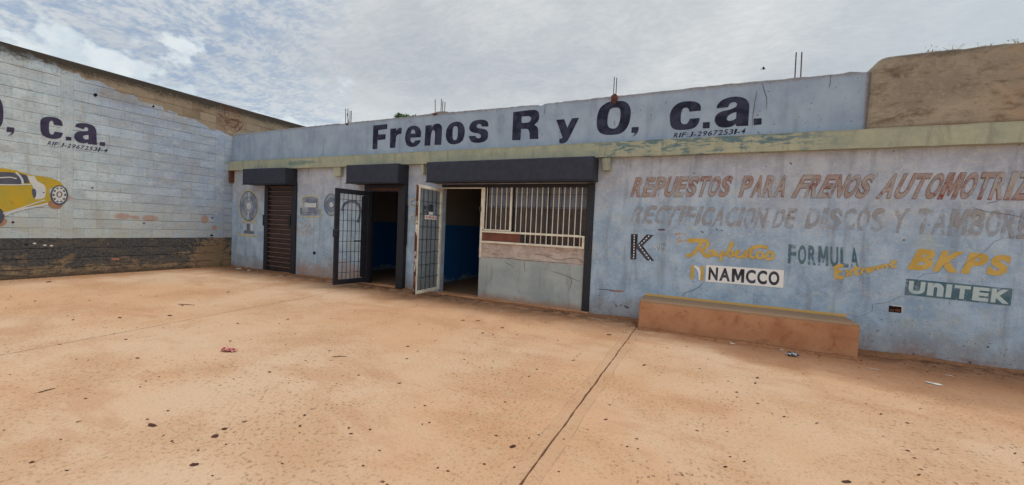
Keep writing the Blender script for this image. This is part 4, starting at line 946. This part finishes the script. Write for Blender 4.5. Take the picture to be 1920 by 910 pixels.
for i, (x_, y_, s) in enumerate(((1151.5, 183, .055), (1150, 188, .05), (1154, 185, .045), (1152, 191, .035))):
    a = FAC.ab(x_, y_); o = lump('rust_scab', (a[0], D, a[1]), s, .3, M_RUST, pp, i, (1, .4, 1))
a = FAC.ab(815.5, 214.5); lump('broken_edge', (a[0], D, a[1]), .045, .3, M_RUST, pp, 9, (1.5, .5, .6))
a = FAC.ab(651, 233); lump('broken_edge', (a[0], D, a[1]), .04, .3, M_RUST, pp, 10, (1.5, .4, .6))

# ------------------------------------------------------------------ block wall on the left
WL = empty('block_wall', (XL-.15, 4, 0), 'tall painted concrete block wall with black dado, yellow car mural and bare top', 'wall')
Y0, Y1, CH, ZB = -5.0, 12.0, .2157, .836
mb = MB().box(XL-.20, XL-.011, Y0, Y1, -.05, 4.66); core = mb.build('wall_core', M_MOR, WL)
rb = random.Random(11); k = 0; stuff = MB(); PIL = [(3.59, 3.785), (6.60, 6.84), (.6, .8), (-2.4, -2.2), (9.6, 9.8)]
zr = [-.02]+[ZB+CH*i for i in range(-3, 18)]; zr = [z for z in zr if z < 4.66]+[4.675]
zr = sorted(zr)
cnt = 0
for r_ in range(len(zr)-1):
    gp = rb.choice((.003, .004, .0055)); z0, z1 = zr[r_]+gp, zr[r_+1]-gp
    y = Y0+(.2 if r_ % 2 else 0)-.06
    while y < Y1:
        ya, yb = max(y+.0002, Y0), min(y+.41-.0002, Y1); y += .41
        # cut the block where a cast pilaster runs through the wall
        segs = [(ya, yb)]
        for pa, pb in PIL:
            ns = []
            for a, b in segs:
                if b <= pa or a >= pb: ns.append((a, b))
                else:
                    if pa-a > .004: ns.append((a, pa))
                    if b-pb > .004: ns.append((pb, b))
            segs = ns
        for a, b in segs:
            if b-a < .004: continue
            o_ = rb.uniform(-.0015, .001); vis = (2.5 < b and a < 7.06) or (b > 7.06 and a < 10.2 and z1 > 3.75)
            tgt = MB() if vis and cnt < 296 else stuff
            zt = z1+(rb.uniform(-.012, .01) if r_ == len(zr)-2 else 0)
            j = [rb.uniform(-.0015, .0015) for _ in range(8)]; e = .004; ev = min(.0012, (b-a)*.3)
            xf = XL+o_; bb = len(tgt.v)
            tgt.v += [(xf-.05, a, z0+j[0]), (xf-.05, b, z0+j[0]), (xf-.05, b, zt+j[1]), (xf-.05, a, zt+j[1]),
                      (xf-.003, a, z0+j[0]), (xf-.003, b, z0+j[0]), (xf-.003, b, zt+j[1]), (xf-.003, a, zt+j[1]),
                      (xf, a+ev, z0+e+j[2]), (xf, b-ev, z0+e+j[2]), (xf, b-ev, zt-e+j[3]), (xf, a+ev, zt-e+j[3])]
            tgt.f += [tuple(bb+i for i in q) for q in ((8,9,10,11),(4,5,9,8),(5,6,10,9),(6,7,11,10),(7,4,8,11),(0,1,5,4),(1,2,6,5),(2,3,7,6),(3,0,4,7))]
            if tgt is not stuff: tgt.build('block', M_LEF, WL); cnt += 1
s_ = stuff.build('block', M_LEF, WL); s_['kind'] = 'stuff'
for pa, pb in PIL:
    MB().box(XL-.1, XL-.0005, pa, pb, -.02, 4.668).build('pilaster', M_LEF, WL, bevel=.004)
MB().box(XL-.21, XL-.052, Y0, Y1, 4.665, 4.69).build('coping', M_ROOF, WL)
# broken corner: loose mortar and rusty tie iron
T8 = tile(420, 200, 5.0556)
for q in ([(0, 108), (40, 130), (90, 120), (140, 160), (100, 195), (125, 240)], [(80, 130), (130, 125), (160, 160)], [(185, 165), (150, 215), (120, 240)], [(0, 125), (30, 150), (60, 148)], [(100, 200), (70, 195)], [(-60, 60), (-20, 95), (0, 108)]):
    mb_ = MB(); strip(LEF, T8, q, .020, .006, mb_, True); mb_.build('rusty_crack', M_RUST, WL)
eL = .0045
TF = tile(0, 180, 7.582)
LB = [[[(-120,-20),(-20,20),(30,110),(46,200),(44,320),(22,410),(-40,470),(-130,500),(-240,460),(-310,330),(-310,150),(-240,20)],[(-125,80),(-80,140),(-70,230),(-82,340),(-130,390),(-180,340),(-190,230),(-175,130)]],
 [[(98,440,1),(203,452,1),(198,520),(165,550),(110,572,1),(152,540),(170,518,1),(92,510,1)]],
 [[(892,430,1),(765,412,1),(755,370),(730,352),(702,375),(695,460),(705,530),(740,550),(765,535),(770,508,1),(892,525,1),(880,570),(830,605),(740,610),(640,580),(585,520),(572,420),(580,340),(640,302),(730,298),(820,318),(875,365)]],
 [[(937,578,1),(1015,588,1),(1013,635,1),(935,630,1)]],
 [[(1068,438,1),(1085,400),(1150,387),(1240,393),(1330,430),(1368,500),(1372,600),(1380,698,1),(1250,685,1),(1245,665,1),(1190,675),(1110,655),(1060,600),(1060,550),(1100,510),(1180,502),(1240,500),(1255,475),(1235,448),(1205,450),(1190,475,1)],[(1258,555,1),(1260,615,1),(1210,618),(1178,590),(1195,562)]],
 [[(1420,655,1),(1495,660,1),(1490,715,1),(1415,705,1)]]]
for o in LB: paint('painted_letter', LEF, TF, o, eL, M_NAVY2, WL)
lettering('RIF:J-29672531-4', LEF, TF, [(695, 642), (1540, 752), (1512, 806), (672, 697)], eL, M_NAVY2, WL, .012, .28, WR)
# the yellow car mural
TCAR = tile(0, 300, 7.58)
cm = paint('car_mural', LEF, TCAR, [[(-900,300,1),(-820,250),(-560,180),(-300,130),(0,118),(230,150),(400,205),(640,240),(760,270),(860,320),(905,380,1),(720,400),(700,480),(720,560),(690,620,1),(560,655),(330,700),(60,755,1),(-200,770),(-600,760),(-900,640)]], eL, M_CARY, WL)
cm['label'] = 'yellow car painted on the block wall'
paint('mural_window', LEF, TCAR, [[(-300,215,1),(-150,180),(0,172),(180,180),(250,215),(300,290),(300,345,1),(150,352),(-50,340),(-300,345,1)]], eL+.001, M_CARD, cm)
paint('mural_window', LEF, TCAR, [[(255,185,1),(370,220),(400,270),(418,330,1),(340,332,1),(315,255)]], eL+.001, M_CARD, cm)
strokes('mural_trim', LEF, TCAR, [(.03, [(225,180),(280,230),(315,290),(322,340)]), (.02, [(-100,262),(60,250),(150,248),(235,268)]), (.02, [(-60,352),(200,355),(440,350)]), (.035, [(62,785),(200,730),(400,680),(560,650),(680,620)]), (.02, [(40,760),(250,700),(480,620),(640,570)])], .02, eL+.0025, M_CARL, cm)
paint('mural_panel', LEF, TCAR, [[(385,225,1),(490,228,1),(530,300),(640,375),(640,520),(600,550),(500,562,1),(480,480),(470,390),(430,320)]], eL+.001, M_CARL, cm)
paint('mural_panel', LEF, TCAR, [[(452,420),(490,412),(512,450),(508,520),(480,540),(458,490)]], eL+.002, M_CARD, cm)
paint('mural_tyre', LEF, TCAR, [oval(842, 502, 126, 142), oval(842, 498, 100, 120)], eL+.0015, M_CARD, cm, 2)
paint('mural_rim', LEF, TCAR, [oval(842, 498, 100, 120)], eL+.0015, M_CARL, cm, 2)
mbw = MB()
for i in range(10):
    a = 2*math.pi*i/10
    strip(LEF, TCAR, [(842+78*math.cos(a-.16), 498+95*math.sin(a-.16)), (842+82*math.cos(a), 498+99*math.sin(a)), (842+78*math.cos(a+.16), 498+95*math.sin(a+.16))], .03, eL+.003, mbw, n=2)
strip(LEF, TCAR, oval(842, 492, 34, 38), .018, eL+.0032, mbw, closed=True, n=2)
mbw.build('mural_spokes', M_CARD, cm)
paint('mural_tyre', LEF, TCAR, [oval(-40, 800, 100, 120)], eL+.0018, M_CARD, cm, 2)
paint('bare_patch', LEF, TCAR, [[(700,590),(800,580),(880,610),(870,670),(780,695),(690,650)]], eL+.0005, M_CLAY, WL)
paint('bare_patch', LEF, TCAR, [[(0,820),(60,825),(100,870),(60,920),(0,940),(-40,880)]], eL+.0005, M_CLAY, WL)
TL2 = tile(0, 290, 3.79)
for (x_, y_, r_) in ((655, 237, 6), (92, 481, 9), (1023, 487, 6), (1508, 450, 6), (1504, 575, 9), (310, 271, 5)): 
    paint('hole', LEF, TL2, [oval(x_, y_, r_*1.3, r_*.8, 8)], eL+.001, M_HOLE, WL, 1)
paint('hole', LEF, tile(0, 60, 3.792), [oval(678, 449, 14, 13, 9)], eL+.001, M_HOLE, WL, 1)
paint('hole', LEF, tile(0, 60, 3.792), [oval(1090, 530, 9, 8, 9)], eL+.001, M_HOLE, WL, 1)
for (x_, y_) in ((185, 640), (245, 632), (318, 645), (365, 648)): paint('chip', LEF, TL2, [oval(x_, y_, 14, 6, 8)], eL+.001, M_CARL if x_ > 200 else M_HOLE, WL, 1)
paint('bare_patch', LEF, TL2, [[(790,735,1),(848,735,1),(845,752,1),(790,750,1)]], eL+.001, M_CLAY, WL)

# ------------------------------------------------------------------ trees, weeds, bird
def tree(loc, crown, rad, lobes, seed, label):
    t = empty('leafy_tree', loc, label, 'tree'); rr = random.Random(seed)
    x, y, z = loc; cx, cy, cz = crown
    mbt = MB(); mbt.bar((x, y, 0), (x+.1, y, cz*.55), .16, 8, .11); mbt.bar((x+.1, y, cz*.55), (cx, cy, cz-.3*rad), .11, 8, .05)
    mbt.build('trunk', M_TRUNK, t, True)
    for k in range(5):
        a = 2*math.pi*k/5; MB().bar((x+.1, y, cz*.6), (cx+rad*.6*math.cos(a), cy+rad*.6*math.sin(a), cz+rad*.2), .05, 6, .015).build('limb', M_TRUNK, t)
    m_ = MB()
    cs = lobes
    for _ in range(2600):
        c_ = rr.choice(cs); v = Vector((rr.gauss(0, 1), rr.gauss(0, 1), rr.gauss(0, 1))).normalized()*c_[3]*rr.uniform(.55, 1.05)
        p = Vector(c_[:3])+v; s = rr.uniform(.045, .085)
        a = Vector((rr.uniform(-1, 1), rr.uniform(-1, 1), rr.uniform(-.6, .6))).normalized(); b = a.orthogonal().normalized(); n_ = a.cross(b)
        an = rr.uniform(0, 6.28); b = b*math.cos(an)+n_*math.sin(an); bb = len(m_.v)
        m_.v += [tuple(p), tuple(p+a*s+b*s*.45), tuple(p+a*s*2.1), tuple(p+a*s-b*s*.45)]; m_.f.append((bb, bb+1, bb+2, bb+3))
    o = m_.build('crown', M_LEAF, t); return t
tY = 20.0
def tp(px_, py_): d_ = ray(px_, py_); t = tY/d_[1]; return CAM+t*d_
lob = []
for (a, b, r_) in ((749, 219, .22), (763, 222, .24), (776, 223, .2), (757, 228, .4), (745, 232, .45), (770, 234, .5), (758, 245, .6)):
    q = tp(a, b); lob.append((q[0], q[1], q[2], r_))
q = tp(758, 240)
tree((q[0]+.2, tY, 0), tuple(q), .9, lob, 4, 'small green leafy tree whose tip shows above the parapet')
rr = random.Random(21)
PB = Plane((0, D+.08, 0), (1, 0, 0), (0, 0, 1), (0, -1, 0))
wl = ['tallest dry weed sprig standing on top of the bare brown block', 'low straggly dry weed on the brown block beside the tallest sprig', 'forked dry weed in the middle of the brown block top', 'small dark dry tuft on the brown block top', 'thin pale weed near the right end of the brown block top', 'curled dry weed at the far right of the brown block top']
for i, (x_, y_, h_) in enumerate(((1738, 99.5, .13), (1752, 98.5, .08), (1790, 95, .12), (1846, 89.5, .09), (1870, 87.5, .06), (1904, 84, .12))):
    a = PB.ab(x_, y_); t = empty('dry_weed', (a[0], D+.08, 4.01), wl[i], 'weed', 'dry weeds on the raised block')
    m_ = MB()
    for k in range(7):
        b0 = Vector((a[0]+rr.uniform(-.05, .05), D+.08+rr.uniform(-.03, .03), 4.005)); tp_ = b0+Vector((rr.uniform(-.09, .09), rr.uniform(-.05, .05), h_*rr.uniform(.5, 1.1)))
        mid = (b0+tp_)/2+Vector((rr.uniform(-.02, .02), 0, .01)); m_.bar(b0, mid, .003, 4); m_.bar(mid, tp_, .0025, 4, .001)
    m_.build('stem', M_DRY, t)
    m_ = MB()
    for k in range(9):
        p_ = Vector((a[0]+rr.uniform(-.09, .09), D+.08, 4.01+h_*rr.uniform(.3, 1))); s = .018; bb = len(m_.v)
        e = Vector((rr.uniform(-1, 1), rr.uniform(-1, 1), rr.uniform(-1, 1))).normalized()*s; f_ = e.orthogonal().normalized()*s*.5
        m_.v += [tuple(p_), tuple(p_+e+f_), tuple(p_+e*2), tuple(p_+e-f_)]; m_.f.append((bb, bb+1, bb+2, bb+3))
    m_.build('leaf', M_DRY, t)
d_ = ray(1432, 129.5); bp = Vector(CAM+d_*(26/d_[1]))
b_ = empty('bird', tuple(bp), 'tiny dark bird gliding in the sky left of the twin rebars', 'bird')
lump('body', bp, .045, .05, M_BIRD, b_, 2, (1.9, .8, .7))
for sgn in (-1, 1):
    MB().prism([bp+Vector((.05, 0, .02)), bp+Vector((-.05, 0, .02)), bp+Vector((-.09, sgn*.15, .04)), bp+Vector((-.02, sgn*.18, .05))], (0, 0, .012)).build('wing', M_BIRD, b_)
MB().prism([bp+Vector((-.1, -.02, 0)), bp+Vector((-.16, -.04, 0)), bp+Vector((-.16, .04, 0)), bp+Vector((-.1, .02, 0))], (0, 0, .01)).build('tail', M_BIRD, b_)

# ------------------------------------------------------------------ litter and marks on the yard
def gpt(x, y): return GND.ab(x, y)
def scrap(name, pix, size, mat, label, cat, h=.03, seed=0, asp=.6, ang=0, n=7):
    a = gpt(*pix); rr = random.Random(seed); t = (a[0], a[1], 0)
    m_ = MB(); top = []
    for i in range(n+1):
        for j in range(n+1):
            u, v = i/n-.5, j/n-.5; s = 1+.25*math.sin(5*u+seed)+.2*math.cos(7*v+seed*2)
            X, Y = u*size*s, v*size*asp*s; ca, sa = math.cos(ang), math.sin(ang)
            z = .004+h*rr.random()**1.3*(1-1.1*max(abs(u), abs(v)))+h*.2*rr.random()
            m_.v.append((a[0]+X*ca-Y*sa+rr.uniform(-.1, .1)*size*.3, a[1]+X*sa+Y*ca+rr.uniform(-.1, .1)*size*.3, max(.003, z)))
    for i in range(n):
        for j in range(n): k = i*(n+1)+j; m_.f.append((k, k+1, k+n+2, k+n+1))
    o = m_.build(name, mat); tag(o, label, cat)
    # move the origin to the piece itself
    for v in o.data.vertices: v.co.x -= a[0]; v.co.y -= a[1]
    o.location = (a[0], a[1], 0); return o
scrap('crumpled_wrapper', (432, 659), .17, M_WRAP, 'crumpled red and white wrapper lying alone on the dusty slab', 'wrapper', .055, 3, .55, .2, 9)
scrap('foil_bag', (1485, 668), .10, M_FOIL, 'crumpled silver and black foil bag in front of the bench', 'wrapper', .07, 5, .7, .3, 8)
scrap('paper_scrap', (1749, 720), .11, M_PAPER, 'white paper scrap on the dirt right of the bench', 'litter', .012, 6, .5, -.3, 5)
scrap('paper_scrap', (1779, 705), .07, M_PAPER, 'thin white strip in the dark dirt by the blue wall', 'litter', .008, 7, .25, -.3, 4)
scrap('paper_scrap', (1373, 645), .08, M_PAPER, 'pale scrap at the foot of the bench left of the foil bag', 'litter', .01, 8, .4, -.2, 4)
scrap('paper_scrap', (1640, 693), .10, M_PAPER, 'long narrow pale scrap just past the right end of the bench', 'litter', .006, 9, .15, -.1, 4)
scrap('paper_scrap', (1466, 657), .05, M_PAPER, 'small pale chip right beside the foil bag', 'litter', .01, 12, .5, -.2, 4)
for i, (x_, y_, s_, lb) in enumerate(((392, 498.5, .16, 'white plaster sliver leaning at the foot of the block wall'), (434, 498, .14, 'flat white flake in the corner between both walls'), (448, 500.5, .16, 'largest broken white lump in the corner rubbish'), (447, 505, .13, 'white flake in front of the largest lump in the corner'), (466, 502.5, .12, 'white chip nearest the roller door'), (467, 508.5, .08, 'small separate white chip in front of the corner rubbish'))):
    scrap('plaster_chip', (x_, y_), s_, M_PAPER, lb, 'rubble', .05, 30+i, .5, .3*i, 5)['group'] = 'white rubble in the corner'
def twig(a, b, r, label):
    p, q_ = gpt(*a), gpt(*b); o = MB().bar((p[0], p[1], r), ((p[0]+q_[0])/2, (p[1]+q_[1])/2+.006, r*1.5), r, 5).bar(((p[0]+q_[0])/2, (p[1]+q_[1])/2+.006, r*1.5), (q_[0], q_[1], r), r, 5, r*.6).build('twig', M_TRUNK)
    tag(o, label, 'twig')
twig((73, 737), (103, 729), .004, 'thin dark twig on the open slab at the lower left')
twig((334, 571), (365, 573), .005, 'thin twig lying on the far orange slab')
twig((622, 670), (650, 669), .004, 'small twig between the wrapper and the middle of the yard')
# dark drips and spots that the photograph shows one by one
spots = [(285,798,12,4.5),(403,819,10,4.5),(421,805,7,3),(364,872,12,4),(432,640,4,1.4),(506,698,5,1.6),(571,779,4,2),(563,799,4,2),(562,812,2,1.2),(315,771,4,1.5),(307,817,3,1.2),(258,672,6,1.3),(236,637,5,1),(225,596,5,1.6),(318,592,6,1.5),(342,573,4,1),(428,548,4,1.3),(446,607,3,1.2),(137,600,4,.9),(91,529,8,1.2),(66,565,4,.9),(168,564,3,.7),(112,646,6,1),(540,599,4,1),(274,715,3,1),(263,726,3,1),(372,845,4,1.6),(424,834,3,1.6),(529,870,4,1.4),(125,883,5,1.4),(905,625,4,1.3),(942,615,4,1.4),(765,650,4,1.3),(763,673,4,1.2),(783,659,3,1),(749,719,5,1.3),(654,803,3,2),(658,814,5,1.6),(694,806,4,1.6),(681,874,4,1.6),(805,793,3,1.5),(792,796,2,1.5),(908,871,4,2.2),(992,822,3,1),(1010,816,3,1.2),(961,838,9,4),(821,878,4,1.6),(1007,693,2.5,1.2),(992,706,3,1),(1075,676,5,1),(1142,628,7,1.2),(1208,685,6,1.6),(1420,709,5,2),(1416,719,3,2),(1381,736,4,1.4),(1382,745,3,1),(1360,876,6,2.2),(1369,857,3,1.4),(1396,866,4,1.5),(1532,794,5,1.3),(1652,777,4,1.4),(1758,843,4,1.6),(1903,851,4,1.6),(1587,904,12,4),(1470,782,4,1.5),(1723,891,5,2),(1136,787,5,1.4),(1176,838,4,1.5),(1196,842,3,1.4),(1057,824,3,1),(868,601,5,1),(896,602,6,1),(1048,885,3,1.5),(964,877,3,1.5)]
st = MB(); rr = random.Random(2)
for (x_, y_, a_, b_) in spots:
    n_ = 10; pts = []
    an = rr.uniform(-.25, .1)
    for k in range(n_):
        t = 2*math.pi*k/n_; u, v = a_*.8*math.cos(t)*rr.uniform(.7, 1.15), b_*.72*math.sin(t)*rr.uniform(.7, 1.15)
        p_ = gpt(x_+u*math.cos(an)-v*math.sin(an), y_+u*math.sin(an)+v*math.cos(an)); pts.append((p_[0], p_[1], .0035))
    m_ = MB(); m_.v = pts; m_.f = [tuple(range(n_))]
    m_.build('ground_stain', M_STAIN, ground)
# loose soil heaped along the wall foot, and grit
m_ = MB(); nx = 260
def edge_h(i, s): return .5+.5*math.sin(i*.37+s)*math.sin(i*.11+2*s)
for i in range(nx+1):
    x = XL+.03+(7-XL)*i/nx; wdt = .06+.16*edge_h(i, 1)*(1.5 if x > 2 else 1)+rr.uniform(0, .03); hh = .008+.02*edge_h(i, 2)
    skip = (-7.1 < x < -6.0) or (-5.0 < x < -4.05)
    yb = D-.001 if not (-.79 < x < 2.0) else 6.514
    if skip: hh = .003; wdt = .05
    m_.v += [(x, yb, hh), (x, yb-wdt*.5, hh*.8), (x, yb-wdt, .002)]
for i in range(nx):
    a = 3*i; m_.f += [(a, a+1, a+4, a+3), (a+1, a+2, a+5, a+4)]
o = m_.build('loose_soil', flat('loose_red_soil', (158, 112, 80), 1.0, .95, .2, 14), smooth=True); tag(o, 'thin ridge of red soil along the foot of the facade', 'soil', kind='stuff')
m_ = MB()
for k in range(900):
    if k < 420: X, Y = rr.uniform(XL+.1, 7), D-.03-abs(rr.gauss(0, .35))
    elif k < 560: X, Y = XL+.03+abs(rr.gauss(0, .2)), rr.uniform(1, 7)
    else: X, Y = rr.uniform(-11, 6), rr.uniform(.8, 6.5)
    if -.8 < X < 2.0 and Y > 6.5: continue
    s = rr.uniform(.004, .013); n_ = 5; bb = len(m_.v); a0 = rr.uniform(0, 6)
    for j in range(n_): a = a0+2*math.pi*j/n_; m_.v.append((X+s*1.4*math.cos(a)*rr.uniform(.7, 1.2), Y+s*math.sin(a)*rr.uniform(.7, 1.2), .001))
    m_.v.append((X, Y, s*.7)); m_.f += [(bb+j, bb+(j+1) % n_, bb+n_) for j in range(n_)]
for k in range(700):
    X = rr.choice((rr.uniform(1.9, 6.5), rr.uniform(XL+.2, -9), rr.uniform(XL, 6.5))); Y = D-.04-abs(rr.gauss(0, .22))
    if -.8 < X < 2.0: Y -= .52
    s = rr.uniform(.006, .02); a0 = rr.uniform(0, 6.3); bb = len(m_.v); ca, sa = math.cos(a0), math.sin(a0)
    m_.v += [(X-s*ca, Y-s*sa, .004), (X-s*.4*sa, Y+s*.4*ca, .012), (X+s*ca, Y+s*sa, .006), (X+s*.4*sa, Y-s*.4*ca, .003)]; m_.f.append((bb, bb+1, bb+2, bb+3))
o = m_.build('grit', flat('brown_grit', (120, 82, 58), 1.0, .95, .5, 3)); tag(o, 'scattered brown grit and crumbs on the dusty slabs', 'grit', kind='stuff')
